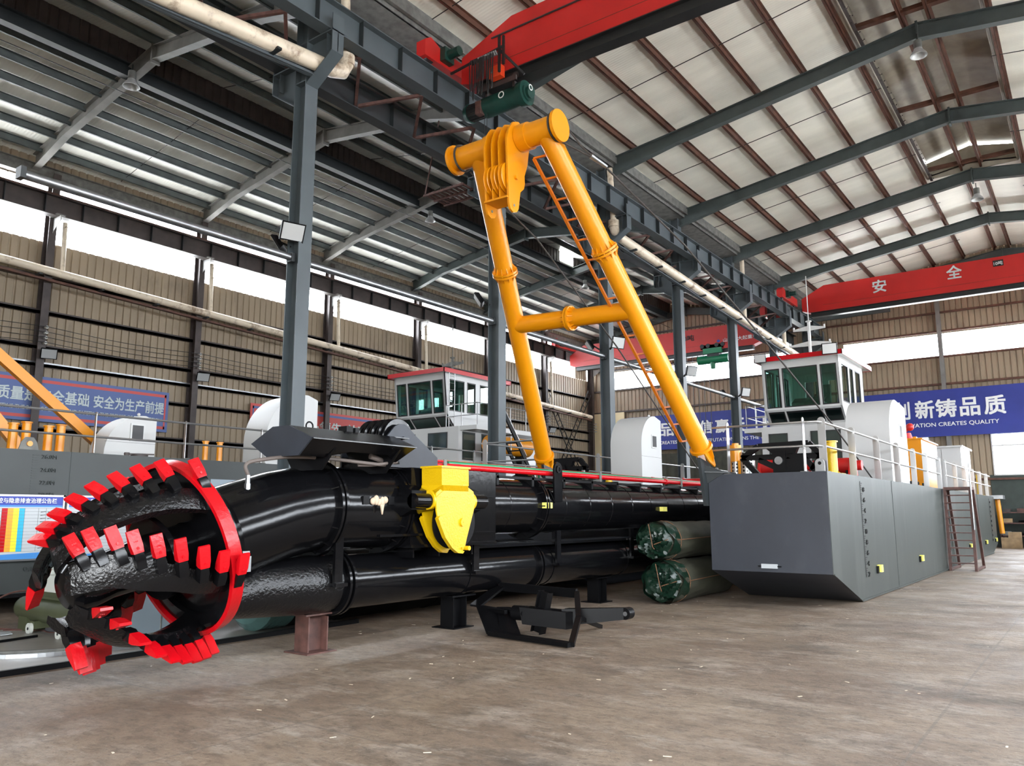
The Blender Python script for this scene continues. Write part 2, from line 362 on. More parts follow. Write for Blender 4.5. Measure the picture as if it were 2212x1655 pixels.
def text_mesh(body, size, w=None, bold=0.0, extrude=0.004, align='LEFT', spacing=1.0):
    c = bpy.data.curves.new('lettering', 'FONT'); c.body = body; c.size = size; c.extrude = extrude; c.offset = 0.0
    c.align_x = 'LEFT'; c.space_character = spacing; c.resolution_u = 3
    o = bpy.data.objects.new('lettering', c); me = bpy.data.meshes.new_from_object(o)
    bpy.data.objects.remove(o); bpy.data.curves.remove(c)
    if bold > 0:      # heavier strokes: the same glyphs laid over each other with small shifts
        bm = bmesh.new(); q = bold*size*0.8
        for dx, dy in ((-q, -q), (q, -q), (-q, q), (q, q), (0, 0)):
            k0 = len(bm.verts); bm.from_mesh(me); bm.verts.ensure_lookup_table()
            lay = (k0 // len(me.vertices))*max(0.002, size*0.006)
            for v in bm.verts[k0:]: v.co.x += dx; v.co.y += dy; v.co.z += lay
        bm.to_mesh(me); bm.free()
    xs = [v.co.x for v in me.vertices]; ys = [v.co.y for v in me.vertices]
    x0, x1, y0 = min(xs), max(xs), min(ys)
    k = (w/(x1-x0)) if w else 1.0
    ky = size/(max(ys)-y0) if w else 1.0
    for v in me.vertices: v.co = V3(((v.co.x-x0)*k, (v.co.y-y0)*ky, v.co.z))
    return me
def lettering(body, org, right, up, height, width, m, parent, bold=0.0, spacing=1.0, extrude=0.004, name='lettering'):
    """text of given height/width with its lower left corner at org"""
    me = text_mesh(body, height, width, bold, extrude, spacing=spacing)
    r = V3(right).normalized(); u = V3(up).normalized(); n = r.cross(u)
    mx = Matrix((r, u, n)).transposed().to_4x4(); mx.translation = V3(org)
    me.transform(mx)
    if parent is not None: me.transform(Matrix.Translation(-wloc(parent)))
    return put(name, me, m, parent)
# ================================================================== HALL
def corrug(mb, a, b, z0, z1, pitch=0.27, depth=0.035, nrm=(1, 0, 0)):
    """vertical ribbed cladding from a to b (xy), room side along nrm"""
    a = V3((a[0], a[1], 0)); b = V3((b[0], b[1], 0)); d = (b-a); L = d.length; d.normalize(); n = V3(nrm)
    k = max(1, int(L/pitch)); q = L/k; prof = []
    for i in range(k):
        s0 = i*q; prof += [(s0, 0), (s0+q*0.68, 0), (s0+q*0.76, -depth), (s0+q*0.92, -depth)]
    prof.append((L, 0)); prev = None
    for s0, h in prof:
        p = a+d*s0+n*h; v = (mb.bm.verts.new(p+Z*z0), mb.bm.verts.new(p+Z*z1))
        if prev: mb.bm.faces.new((prev[0], v[0], v[1], prev[1]))
        prev = v
# floor
mb = MB(); mb.bx(-27.6, 7.4, -9.3, 46.6, -0.3, 0); struct('floor', mb, 'floor')
mb = MB(); mb.bx(-90, 70, -80, 110, -0.5, -0.31); struct('ground', mb, 'ground')
# left wall: cladding below and above the daylight band
mb = MB(); corrug(mb, (XL, YF), (XL, YE), 0, 10.5, 0.27, 0.04, (1, 0, 0)); corrug(mb, (XL, YF), (XL, YE), 12.5, 13.6, 0.27, 0.04, (1, 0, 0))
corrug(mb, (XL, 44.45), (XL, YE-0.4), 10.5, 12.5, 0.27, 0.04, (1, 0, 0))
mb.bx(XL-0.12, XL-0.08, YF, YE, 0, 10.45); mb.bx(XL-0.12, XL-0.08, YF, YE, 12.55, 13.6)
struct('wall_left', mb, 'clad')
# end wall with high daylight band and ground windows at the right
mb = MB()
def end(x0, x1, z0, z1): corrug(mb, (x0, YE), (x1, YE), z0, z1, 0.27, 0.04, (0, -1, 0)); mb.bx(x0, x1, YE+0.08, YE+0.12, z0, z1)
end(XL, XR, 10.95, 16.2); end(XL, XR, 5.55, 9.75); end(XL, -25.75, 9.75, 10.95); end(-12.9, -10.8, 9.75, 10.95)
end(XL, -8.3, 3.5, 5.55); end(-6.9, -4.1, 3.5, 5.55); end(-0.6, XR, 3.5, 5.55); end(XL, -4.3, 0, 3.5)
struct('wall_end', mb, 'clad')
mb = MB(); mb.bx(-4.3, XR, YE-0.02, YE+0.12, 0, 3.5); struct('wall_end_base', mb, 'dkgreen')
# right wall
mb = MB(); corrug(mb, (XR, YF), (XR, YE), 0, 3.6, 0.27, 0.04, (-1, 0, 0)); corrug(mb, (XR, YF), (XR, YE), 5.6, 9.75, 0.27, 0.04, (-1, 0, 0)); corrug(mb, (XR, YF), (XR, YE), 10.95, 14.2, 0.27, 0.04, (-1, 0, 0))
mb.bx(XR+0.08, XR+0.12, YF, YE, 0, 3.6); mb.bx(XR+0.08, XR+0.12, YF, YE, 5.6, 9.7); mb.bx(XR+0.08, XR+0.12, YF, YE, 11, 14.2)
struct('wall_right', mb, 'clad')
# wall behind the camera with the open gate
mb = MB()
def frt(x0, x1, z0, z1): corrug(mb, (x0, YF), (x1, YF), z0, z1, 0.27, 0.04, (0, 1, 0)); mb.bx(x0, x1, YF-0.12, YF-0.08, z0, z1)
frt(XL, -4, 0, 16.2); frt(5, XR, 0, 16.2); frt(-4, 5, 5.0, 16.2)
struct('wall_front', mb, 'clad')
# daylight panes
def pane(name, x0, x1, y0, y1, z0, z1):
    mb = MB(); mb.bx(x0, x1, y0, y1, z0, z1); return struct(name, mb, 'pane')
pane('window_1', XL-0.01, XL, YF, 44.45, 10.5, 12.5)
pane('window_2', -25.75, -12.9, YE, YE+0.01, 9.75, 10.95)
pane('window_3', -10.8, XR, YE, YE+0.01, 9.75, 10.95)
pane('window_4', XR, XR+0.01, YF, YE, 9.75, 10.95)
pane('window_7', XR, XR+0.01, YF, YE, 3.6, 5.6)
mb = MB()
for k in range(37): mb.bx(XR-0.03, XR+0.04, YF+1.5*k-0.03, YF+1.5*k+0.03, 3.6, 5.6)
for z in (3.6, 4.9, 5.6): mb.bx(XR-0.03, XR+0.04, YF, YE, z-0.04, z+0.04)
struct('trim_3', mb, 'white')
for i, (x0, x1) in enumerate(((-8.3, -6.9), (-4.1, -0.6))):
    pane('window_%d' % (5+i), x0, x1, YE, YE+0.01, 3.5, 5.55)
    mb = MB()
    for x in (x0, (x0+x1)/2, x1): mb.bx(x-0.03, x+0.03, YE-0.04, YE+0.03, 3.5, 5.55)
    for z in (3.5, 4.95, 5.55): mb.bx(x0-0.03, x1+0.03, YE-0.05, YE+0.03, z-0.035, z+0.035)
    struct('trim_%d' % (1+i), mb, 'white')
# roof sheets (ridge ventilator slots left open under their caps)
mb = MB()
def slope(mb, x0, z0, x1, z1, y0=YF, y1=YE, t=0.06):
    mb.prism([(x0, y0, z0), (x1, y0, z1), (x1, y0, z1+t), (x0, y0, z0+t)], (0, y1-y0, 0))
XV = -21.2     # step of the left roof where its right slope overshoots the left one
def zl(x): return 13.30+0.2*(XC-x) if x > XV else 13.30+0.192*(x-XL)
def zr(x): return 13.75 + (15.15-13.75)*(1-abs(x+2.8)/9.9)
slope(mb, XL-0.3, zl(XL-0.3), XV-0.07, zl(XV-0.07)); slope(mb, XV-0.25, 15.05, XC-0.35, zl(XC-0.35))
struct('ceiling_left_span', mb, 'roofL')
mb = MB()
slope(mb, XC+0.35, zr(XC+0.35), -4.3, zr(-4.3)); slope(mb, -1.3, zr(-1.3), XR+0.3, zr(XR+0.3))
slope(mb, -4.3, zr(-4.3), -2.8, zr(-2.8), 34.3, YE); slope(mb, -2.8, zr(-2.8), -1.3, zr(-1.3), 34.3, YE)
struct('ceiling_right_span', mb, 'roofR')
mb = MB(); slope(mb, -4.5, 15.55, -2.8, 15.95, YF, 34.3); slope(mb, -2.8, 15.95, -1.1, 15.55, YF, 34.3)
mb.bx(-4.38, -4.32, YF, 34.3, 14.86, 15.6); mb.bx(-1.28, -1.22, YF, 34.3, 14.86, 15.6); mb.prism([(-4.35, 34.3, 14.85), (-1.25, 34.3, 14.85), (-1.25, 34.3, 15.53), (-2.8, 34.3, 15.88), (-4.35, 34.3, 15.53)], (0, 0.05, 0)); struct('ceiling_right_ventilator', mb, 'vent')
mb = MB()
for a, b in ((YF, 33.2), (34.6, YE)): corrug(mb, (XV, a), (XV, b), 14.30, 14.99, 0.27, 0.04, (1, 0, 0)); mb.bx(XV-0.09, XV-0.045, a, b, 14.2, 15.08)
struct('wall_roof_step', mb, 'rustdk')
# valley gutter on the middle columns
g = thing('valley_gutter', 'weathered grey box gutter running along the tops of the middle columns', 'gutter', (XC, 20, 13.1))
mb = MB(); mb.bx(XC-0.4, XC+0.4, YF, YE, 13.25, 13.30); mb.bx(XC-0.42, XC-0.36, YF, YE, 13.25, 13.7); mb.bx(XC+0.36, XC+0.42, YF, YE, 13.25, 13.95); part('trough', mb, 'valley', g)
mb = MB(); mb.beam((XC+0.5, YF, 13.5), (XC+0.5, YE, 13.5), 0.1, 0.3); part('edge_angle', mb, 'valley', g)

CY = [-7.0, -1.0, 4.6, 10.03, 16.7, 22.7, 28.5, 34.3, 40.0, 46.0]     # middle columns
WY = [-6.5, -0.5, 5.3, 11.25, 16.7, 23.1, 28.9, 34.7, 40.4, 46.0]     # left wall columns
nth = {3: 'nearest and largest of all', 4: 'beside the rear wheelhouse', 5: 'behind the port white hood', 6: 'fourth from the cutter', 7: 'fifth from the cutter', 8: 'sixth, over the right wheelhouse', 9: 'last, against the end wall'}
for i, y in enumerate(CY):
    if i < 3: continue
    c = thing('steel_column', 'blue-grey steel column of the middle row, ' + nth[i], 'column', (XC, y, 0), 'middle row of steel columns')
    mb = MB(); mb.bx(XC+0.16, XC+0.18, y-0.16, y+0.16, 0, 13.25); mb.bx(XC-0.18, XC-0.16, y-0.16, y+0.16, 0, 13.25); part('flange', mb, 'steel', c)
    mb = MB(); mb.bx(XC-0.16, XC+0.16, y-0.012, y+0.012, 0, 13.25); part('web', mb, 'steel', c)
    mb = MB(); mb.bx(XC-0.3, XC+0.3, y-0.28, y+0.28, 0, 0.03); part('base_plate', mb, 'steel', c)
    for sx, zt in ((1, 11.45), (-1, 11.05)):
        mb = MB(); xe = XC+sx*0.95; xi = XC+sx*0.18
        mb.prism([(xi, y-0.01, zt), (xe, y-0.01, zt), (xe, y-0.01, zt-0.45), (xi, y-0.01, zt-0.95)], (0, 0.02, 0))
        mb.prism([(xi, y-0.15, zt), (xe, y-0.15, zt), (xe, y-0.15, zt-0.03), (xi, y-0.15, zt-0.03)], (0, 0.3, 0))
        mb.prism([(xe, y-0.15, zt-0.45), (xi, y-0.15, zt-0.95), (xi, y-0.15, zt-0.98), (xe, y-0.15, zt-0.48)], (0, 0.3, 0))
        mb.bx(min(xi+sx*0.55, xi+sx*0.57), max(xi+sx*0.55, xi+sx*0.57), y-0.12, y+0.12, zt-0.45, zt)
        mb.bx(XC-0.18, XC+0.18, y-0.15, y-0.012, zt-0.03, zt); mb.bx(XC-0.18, XC+0.18, y-0.15, y-0.012, zt-0.5, zt-0.47)
        mb.bx(min(xe-sx*0.02, xe), max(xe-sx*0.02, xe), y-0.15, y+0.15, zt-0.45, zt+0.35)
        part('crane_bracket', mb, 'steel', c)
# crane runway girders carried by the middle columns and by the left wall columns
def runway(x, z0, z1, label, m, y0=YF, y1=YE-0.3, st=1.2, wflat=0.32):
    g = thing('crane_runway', label, 'crane runway', (x, (y0+y1)/2, z0))
    mb = MB(); mb.ibeam((x, y0, (z0+z1)/2), (x, y1, (z0+z1)/2), z1-z0, wflat, 0.025, 0.02); part('girder', mb, m, g)
    n = int((y1-y0)/st)
    mb = MB()
    for k in range(n):
        yy = y0+(k+0.5)*st
        for s in (-1, 1): mb.bx(min(x+s*0.012, x+s*wflat*0.45), max(x+s*0.012, x+s*wflat*0.45), yy-0.008, yy+0.008, z0+0.03, z1-0.03)
    part('stiffeners', mb, 'steel_d', g)['kind'] = 'stuff'
    mb = MB(); mb.beam((x, y0, z1+0.05), (x, y1, z1+0.05), 0.07, 0.1); part('rail', mb, 'rust', g)
    return g
runway(XC+0.72, 11.47, 12.15, 'long blue-grey crane girder on the right brackets of the middle columns', 'steel')
runway(XC-0.72, 11.07, 11.75, 'long dark crane girder on the left brackets of the middle columns', 'steel_d')
runway(XL+0.72, 11.2, 11.86, 'dark crane girder running in front of the left wall daylight band', 'rustdk')
runway(XR-0.72, 11.47, 12.15, 'blue-grey crane girder along the right wall', 'steel')
# zigzag bracing under the girders of the middle row
mb = MB(); y = 6.0; k = 0
while y < 40:
    a, b = (XC+0.55, XC-0.65) if k % 2 else (XC-0.65, XC+0.55)
    mb.beam((a, y, 11.50 if a > XC else 11.15), (b, y+1.0, 11.50 if b > XC else 11.15), 0.07, 0.07); y += 1.0; k += 1
single('girder_bracing', mb, 'rust_o', 'rusty zigzag angle bracing between the two middle crane girders', 'bracing')
# left wall columns, girts, gutter beam
wl = {2: 'left of the view', 3: 'behind the yellow boom', 4: 'beside the faded blue banner', 5: 'behind the large white hood', 6: 'left of the rear wheelhouse mast', 7: 'hidden by the second middle column', 8: 'left of the crossed bracing', 9: 'in the far left corner'}
for i, y in enumerate(WY):
    if i < 2: continue
    c = thing('wall_column', 'dark brown steel wall column, ' + wl[i], 'column', (XL+0.3, y, 0), 'columns of the left wall')
    mb = MB(); mb.ibeam((XL+0.28, y, 0), (XL+0.28, y, 12.75), 0.36, 0.24, 0.02, 0.015, (1, 0, 0)); part('shaft', mb, 'rustdk', c)
    mb = MB(); mb.prism([(XL+0.45, y-0.01, 11.24), (XL+0.98, y-0.01, 11.24), (XL+0.98, y-0.01, 11.05), (XL+0.45, y-0.01, 10.7)], (0, 0.02, 0)); mb.bx(XL+0.45, XL+0.98, y-0.14, y+0.14, 11.21, 11.25); part('crane_bracket', mb, 'raf', c)
    # insulators of the conductor line
    for q, z in enumerate((7.54, 7.37, 7.20, 7.03)):
        mb = MB(); mb.tube((XL+0.46, y+0.05, z), (XL+0.62, y+0.05, z), 0.035, 0.05, 10); mb.tube((XL+0.62, y+0.05, z), (XL+0.68, y+0.05, z), 0.03, 0.02, 8); part('insulator', mb, 'porc', c)
for z, m, sname, hh in ((8.1, 'rustdk', 'dark', 0.10), (6.95, 'rustdk', 'dark', 0.10), (6.38, 'zinc', 'bright galvanised', 0.10), (5.62, 'rustdk', 'dark', 0.09), (4.3, 'rustdk', 'dark', 0.09), (9.25, 'rustdk', 'dark', 0.1), (12.6, 'rustdk', 'dark', 0.12), (3.0, 'rustdk', 'dark', 0.09)):
    w_ = {8.1: 'just under the cream wall pipe', 6.95: 'under the four conductor wires', 6.38: 'above the faded banners', 5.62: 'at the height of the banner lettering', 4.3: 'under the faded banners', 9.25: 'behind the cream wall pipe', 12.6: 'over the daylight band', 3.0: 'low behind the boats'}[z]
    mb = MB(); mb.bx(XL+0.02, XL+0.14, YF, YE-0.4, z-hh/2, z+hh/2); mb.bx(XL+0.13, XL+0.14, YF, YE-0.4, z-hh/2, z+hh)
    single('wall_girt', mb, m, sname+' steel girt along the left wall, '+w_, 'girt', group='girts of the left wall')
mb = MB(); mb.ibeam((XL+0.3, YF, 12.72), (XL+0.3, YE-0.3, 12.72), 0.42, 0.2); single('eaves_beam', mb, 'valley', 'weathered grey eaves beam under the lowest edge of the left roof', 'beam')
for q, z in enumerate((7.54, 7.37, 7.20, 7.03)):
    mb = MB(); pts = []
    for a, b in zip(WY[1:-1], WY[2:]):
        for t in range(6): pts.append((XL+0.70, a+(b-a)*t/6, z-0.10*math.sin(math.pi*t/6)))
    pts.append((XL+0.70, WY[-1], z)); mb.pipe(pts, 0.011, 5)
    single('conductor_wire', mb, 'frame', 'thin dark conductor wire along the left wall, %s of four from the top' % ORD[q], 'wire', group='conductor wires on the left wall')
# rafters
def rafter(pts, y, m, label, h=0.42, wd=0.22, name='roof_rafter', group=None):
    """tapering I section following pts = (x, z_bottom, height)"""
    r = thing(name, label, 'rafter', (pts[len(pts)//2][0], y, pts[len(pts)//2][1]), group)
    mb = MB()
    for (xa, za, ha), (xb, zb, hb) in zip(pts, pts[1:]):
        mb.prism([(xa, y-0.01, za), (xb, y-0.01, zb), (xb, y-0.01, zb+hb), (xa, y-0.01, za+ha)], (0, 0.02, 0))
    part('web', mb, m, r)
    for k in (0, 1):
        mb = MB()
        for (xa, za, ha), (xb, zb, hb) in zip(pts, pts[1:]):
            a, b = za+k*ha, zb+k*hb
            mb.prism([(xa, y-wd/2, a-0.012), (xb, y-wd/2, b-0.012), (xb, y-wd/2, b+0.012), (xa, y-wd/2, a+0.012)], (0, wd, 0))
        part('flange', mb, m, r)
    xm = pts[len(pts)//2][0]; zm = pts[len(pts)//2][1]; hm = pts[len(pts)//2][2]
    mb = MB(); mb.bx(xm-0.03, xm+0.03, y-wd/2-0.02, y+wd/2+0.02, zm-0.10, zm+hm+0.05); part('ridge_plate', mb, m, r)
    return r
ln = ['behind the view', 'behind the view', 'crossing the top left corner', 'second, leaning over the near white hood', 'third, meeting the nearest middle column', 'fourth, behind the high bay lamp', 'fifth, left of the yellow frame', 'sixth, seen through the yellow frame', 'seventh, over the far green hoist', 'last, at the end wall']
for i, y in enumerate(WY):
    if i < 1: continue
    yc = CY[i]
    pts = [(XL+0.3, 12.72, 0.50), (-25.0, 13.28, 0.36), (-20.0, 14.05, 0.42), (-15.2, 13.36, 0.36), (XC-0.2, 12.72, 0.62)]
    rafter(pts, yc if i != 3 else 10.6, 'raf' if i < 6 else 'rafR', 'grey tapered rafter of the left roof, ' + ln[i], group='left roof rafters')
for i, y in enumerate(CY):
    if i < 2: continue
    pts = [(XC+0.2, 12.95, 0.60), (-10.0, 13.45, 0.40), (-2.8, 14.42, 0.44), (4.4, 13.45, 0.40), (XR-0.2, 12.95, 0.60)]
    rafter(pts, y, 'rafR', 'green-grey rafter of the right roof, ' + {2: 'just behind the near red crane', 3: 'over the near red crane', 4: 'above the near red crane beam', 5: 'first past the near crane, with the near lamp', 6: 'second past the near red crane', 7: 'third past it, carrying the far lamp', 8: 'fourth, just above the far red crane', 9: 'last, at the end wall'}[i], group='right roof rafters')
    mb = MB(); mb.ibeam((XR-0.2, y, 0), (XR-0.2, y, 13.3), 0.36, 0.3, up=(1, 0, 0)); single('steel_column', mb, 'steel', 'blue-grey steel column of the right wall, %s from the gate' % ORD[i], 'column', group='right wall columns')
# purlins
def purlin(x, zf, m, label, group, d=0.2):
    z = zf(x)-0.02-d/2; mb = MB(); mb.bx(x-0.006, x+0.006, YF, YE, z-d/2, z+d/2)
    mb.bx(x-0.07, x+0.006, YF, YE, z-d/2, z-d/2+0.012); mb.bx(x-0.006, x+0.07, YF, YE, z+d/2-0.012, z+d/2)
    single('roof_purlin', mb, m, label, 'purlin', group=group)
xs = [-26.55+0.915*k for k in range(6)]
for k, x in enumerate(xs): purlin(x, zl, 'purL', 'grey roof purlin of the left roof, %s up from the left wall' % ORD[k], 'left roof purlins', 0.22)
xs = [XC-0.75-1.3*k for k in range(6)]
for k, x in enumerate(xs): purlin(x, zl, 'purL', 'grey roof purlin of the left roof, %s from the middle columns' % ORD[k], 'left roof purlins', 0.22)
xs = [-11.55, -10.15, -8.75, -7.3, -5.9, -4.5]
for k, x in enumerate(xs): purlin(x, zr, 'rust', 'rust brown roof purlin of the right roof, %s from the middle columns' % ORD[k], 'right roof purlins', 0.18)
for k, x in enumerate([-3.1, -2.45]): purlin(x, zr, 'rust', 'rust brown ridge purlin under the right ventilator, %s one' % ('left', 'right')[k], 'right ridge purlins', 0.18)
for k, x in enumerate([-1.1, 0.35, 1.75, 3.2, 4.6, 6.0]): purlin(x, zr, 'rust', 'rust brown roof purlin right of the ridge, %s from the ridge' % ORD[k], 'right far slope purlins', 0.18)
# ridge ventilator framing and the vertical side beams of the left ventilator
mb = MB(); mb.ibeam((XV-0.05, YF, 14.12), (XV-0.05, YE-0.4, 14.12), 0.42, 0.26, 0.03, 0.02); single('step_beam', mb, 'steel_d', 'deep dark beam along the step in the left roof above the rafters', 'beam')
mb = MB(); mb.tube((-20.8, YF, 13.18), (-20.8, YE-1, 13.18), 0.012, seg=5); single('catenary_wire', mb, 'frame', 'single thin dark wire stretched under the left roof near its step', 'wire')
y = -1.0; k = 0
while y < 34:
    mb = MB(); mb.bx(-4.35, -1.25, y-0.09, y+0.09, 15.0, 15.12); single('ventilator_tie', mb, 'rust', 'dark brown cross tie under the right ridge ventilator, %s from the gate' % ORD[k], 'tie', group='ventilator ties'); y += 5.8; k += 1
# sag rods across the purlins
k = 0
for a, b in zip(CY[1:-1], CY[2:]):
    y = (a+b)/2
    mb = MB(); mb.tube((XC+0.4, y, zr(XC+0.4)-0.12), (-4.3, y, zr(-4.3)-0.12), 0.013, seg=6); mb.tube((-1.3, y, zr(-1.3)-0.12), (XR, y, zr(XR)-0.12), 0.013, seg=6)
    single('sag_rod', mb, 'frame', 'thin dark sag rod under the right roof in the %s bay from the gate' % ORD[k], 'rod', group='right roof sag rods')
    mb = MB(); mb.tube((XL+0.4, y, zl(XL+0.4)-0.12), (-21.25, y, zl(-21.25)-0.12), 0.011, seg=6); mb.tube((-21.1, y, zl(-21.1)-0.12), (XC-0.4, y, zl(XC-0.4)-0.12), 0.011, seg=6)
    single('sag_rod', mb, 'frame', 'thin dark sag rod under the left roof in the %s bay from the gate' % ORD[k], 'rod', group='left roof sag rods'); k += 1
# beaded spiral cable along the right ventilator
mb = MB()
for y in range(0, 860):
    t = y*0.04; a = t*14; mb.ball((-4.15+0.05*math.cos(a), -0+t, 14.78+0.05*math.sin(a)), 0.018) if y % 3 == 0 else None
mb.beam((-4.2, -0.5, 14.78), (-4.2, 34.3, 14.78), 0.09, 0.05)
o = single('light_string', mb, 'rustdk', 'string of small beads wound along the left edge of the right ventilator', 'light string')
# end wall columns, girts
for k, (x, t) in enumerate(((-20.6, 'left part, nearer the corner'), (-17.0, 'left part, between the two middle columns'), (-5.95, 'right part, beside the right blue banner'), (0.2, 'right of the picture'))):
    mb = MB(); mb.ibeam((x, YE-0.2, 0), (x, YE-0.2, 14.0), 0.25, 0.2, up=(0, 1, 0)); single('end_wall_column', mb, 'raf' if x > -10 else 'rustdk', 'slim steel end wall post, ' + t, 'column', group='end wall posts')
for k, z in enumerate((13.2, 12.05, 11.05, 9.7, 8.25, 3.3)):
    for a, b, t in ((XL, XC-0.2, 'left'), (XC+0.2, XR, 'right')):
        mb = MB(); mb.bx(a, b, YE-0.14, YE-0.06, z-0.05, z+0.05); single('wall_girt', mb, 'rustdk' if t == 'left' else 'rust', 'brown girt on the %s half of the end wall, %s from the top' % (t, ORD[k]), 'girt', group='end wall girts')
mb = MB(); mb.bx(XL, XC-0.3, YE-0.35, YE-0.25, 12.2, 12.9); single('end_beam', mb, 'rustdk', 'deep dark beam across the end wall of the left bay above its crane', 'beam')
mb = MB(); mb.bx(XC+0.3, -8.2, YE-0.35, YE-0.25, 12.42, 12.85); single('end_beam', mb, 'rafR', 'dark beam on the end wall behind the far red crane end', 'beam')
# crossed ladder bracing in the last bay of the left wall
k = 0
for (ya, za), (yb, zb), t in (((40.6, 8.9), (45.4, 2.6), 'falling to the right'), ((40.6, 2.6), (45.6, 9.6), 'rising to the right')):
    b = thing('lattice_brace', 'dark ladder-like lattice brace on the far left wall, ' + t, 'brace', (XL+0.4, ya, za), 'crossed lattice braces')
    d = V3((0, yb-ya, zb-za)); L = d.length; d.normalize(); n = V3((0, -d.z, d.y))
    for s in (-1, 1):
        mb = MB(); mb.beam(V3((XL+0.4, ya, za))+n*0.2*s, V3((XL+0.4, yb, zb))+n*0.2*s, 0.05, 0.05); part('chord', mb, 'frame', b)
    q = 0.25
    while q < L:
        p = V3((XL+0.4, ya, za))+d*q; mb = MB(); mb.beam(p-n*0.2, p+n*0.2, 0.03, 0.03); part('rung', mb, 'frame', b); q += 0.42
# pipes
def bracketed_pipe(pts, r, m, label, bracket=None, name='drain_pipe', n_br=0, collars=True):
    g = thing(name, label, 'pipe', pts[0])
    mb = MB(); mb.pipe(pts, r, 18); part('pipe', mb, m, g)
    if bracket:
        a, b = V3(bracket[0]), V3(bracket[1]); mb = MB(); mb.beam(a, b, 0.07, 0.10); mb.beam(a+V3((0.04, 0, -0.04)), b+V3((0.04, 0, -0.04)), 0.12, 0.012); part('support_angle', mb, bracket[2], g)
        for q in range(n_br):
            p = a.lerp(b, (q+0.5)/n_br); mb = MB(); mb.beam(p+V3((-0.05, 0, 0.05)), p+V3((0.30, 0, 0.07)), 0.10, 0.05); part('clamp', mb, 'steel_d', g)
    return g
XP = XC+0.42
pts = [(XP, -3.0, 9.6), (XP, 6.38, 10.47), (XP, 9.9, 10.88), (XP, 10.35, 10.93), (XP, 10.62, 11.02), (XP, 10.72, 11.25), (XP, 10.72, 11.6)]
g = bracketed_pipe(pts[:6], 0.17, 'pvc', 'thick cream drain pipe over the top left with an elbow at the nearest column', ((XC+0.30, -3, 9.35), (XC+0.30, 10.2, 10.68), 'steel'), n_br=5)
mb = MB(); mb.tube((XP, 10.72, 11.2), (XP, 10.72, 11.42), 0.19, seg=18); part('collar', mb, 'pvc', g); mb = MB(); mb.tube((XP, 10.72, 11.4), (XP-0.1, 10.72, 13.3), 0.10, seg=14); part('downpipe', mb, 'pvc', g)
pts = [(XP, 22.6, 11.6), (XP, 22.6, 11.2), (XP, 22.7, 11.0), (XP, 22.95, 10.86), (XP, 28, 10.62), (XP, 34, 10.34), (XP, 41.5, 9.98), (XP, 45.6, 9.78)]
g = bracketed_pipe(pts[1:], 0.165, 'pvc', 'long cream drain pipe running down towards the right wheelhouse roof', ((XC+0.30, 22.9, 10.62), (XC+0.30, 45, 9.62), 'steel'), n_br=11)
mb = MB(); mb.tube((XP, 22.6, 11.1), (XP, 22.6, 11.32), 0.19, seg=18); part('collar', mb, 'pvc', g); mb = MB(); mb.tube((XP, 22.6, 11.3), (XP-0.1, 22.6, 13.2), 0.10, seg=14); part('downpipe', mb, 'pvc', g)
for i in (7, 8, 9): mb = MB(); mb.tube((XP, CY[i]+0.5, 13.3), (XP, CY[i]+0.5, 10.3-(i-7)*0.25), 0.10, seg=12); single('downpipe', mb, 'pvc', 'short cream downpipe behind the runway bracket of the %s middle column' % {7: 'fifth', 8: 'sixth', 9: 'last'}[i], 'pipe', group='downpipes of the valley gutter')
xw = XL+0.62
bracketed_pipe([(xw, -2, 9.85), (xw, 9.75, 9.44), (xw, 22.85, 8.90), (xw, 45.4, 7.93)], 0.135, 'pvc', 'long stained cream pipe sloping down along the left wall', ((xw, -2, 9.6), (xw, 45.4, 7.72), 'rust'), n_br=24)
for i in range(3, 9):
    y = WY[i]+0.35; z1 = 9.44-(y-9.75)*0.0422
    mb = MB(); mb.tube((xw-0.12, y, 11.15), (xw, y, z1), 0.075, seg=12); mb.bx(XL+0.15, xw+0.02, y-0.03, y+0.03, 10.55, 10.60); mb.bx(XL+0.15, xw+0.02, y-0.03, y+0.03, 10.95, 11.0)
    single('downpipe', mb, 'pvc', 'cream downpipe at the brown wall column ' + wl[i], 'pipe', group='downpipes of the left wall')
ys = [-1.0, 4.6]+CY[3:9]
for k, (a, b) in enumerate(zip(ys, ys[1:])):
    g = thing('tie_pipe', 'grey steel tie pipe between the middle columns, %s' % ['behind the view', 'left of the nearest column', 'between the nearest and second column', 'between the second and third column', 'between the third and fourth column', 'between the fourth and fifth column', 'between the fifth and sixth column'][k], 'tie pipe', (XC-0.1, a, 6.7), 'tie pipes of the middle row')
    mb = MB(); mb.tube((XC, a+0.22, 6.70), (XC, b-0.22, 6.72), 0.075, seg=14); part('pipe', mb, 'zinc', g)
    for yy in (a+0.16, b-0.24): mb = MB(); mb.bx(XC-0.09, XC+0.09, yy, yy+0.08, 6.62, 6.80); part('end_plate', mb, 'steel_d', g)
# ================================================================== CUTTER HEAD
AL = 0.2957
CC = V3((-7.6, 4.70, 1.27)); AX = V3((0, -math.cos(AL), -math.sin(AL))); UX = V3((0, -math.sin(AL), math.cos(AL))); VX = V3((1, 0, 0))
def er(ph): return VX*math.cos(math.radians(ph))+UX*math.sin(math.radians(ph))
def et(ph): return -VX*math.sin(math.radians(ph))+UX*math.cos(math.radians(ph))
def CP(a, r, ph): return CC+AX*a+er(ph)*r
def prof(a): return 0.9*math.sqrt(max(0.0, 1-(max(a, 0)/1.36)**2.4))
cut = thing('dredge_cutter', 'large black spiral cutter head with rows of red picks and a red rim ring', 'cutter head', (-7.6, 4.0, 0.25))
mb = MB(); mb.lathe([(-0.06, 0.86), (-0.06, 0.905), (0.07, 0.905), (0.07, 0.86)], CC, AX, 72, closed=True); part('rim_ring', mb, 'red', cut)
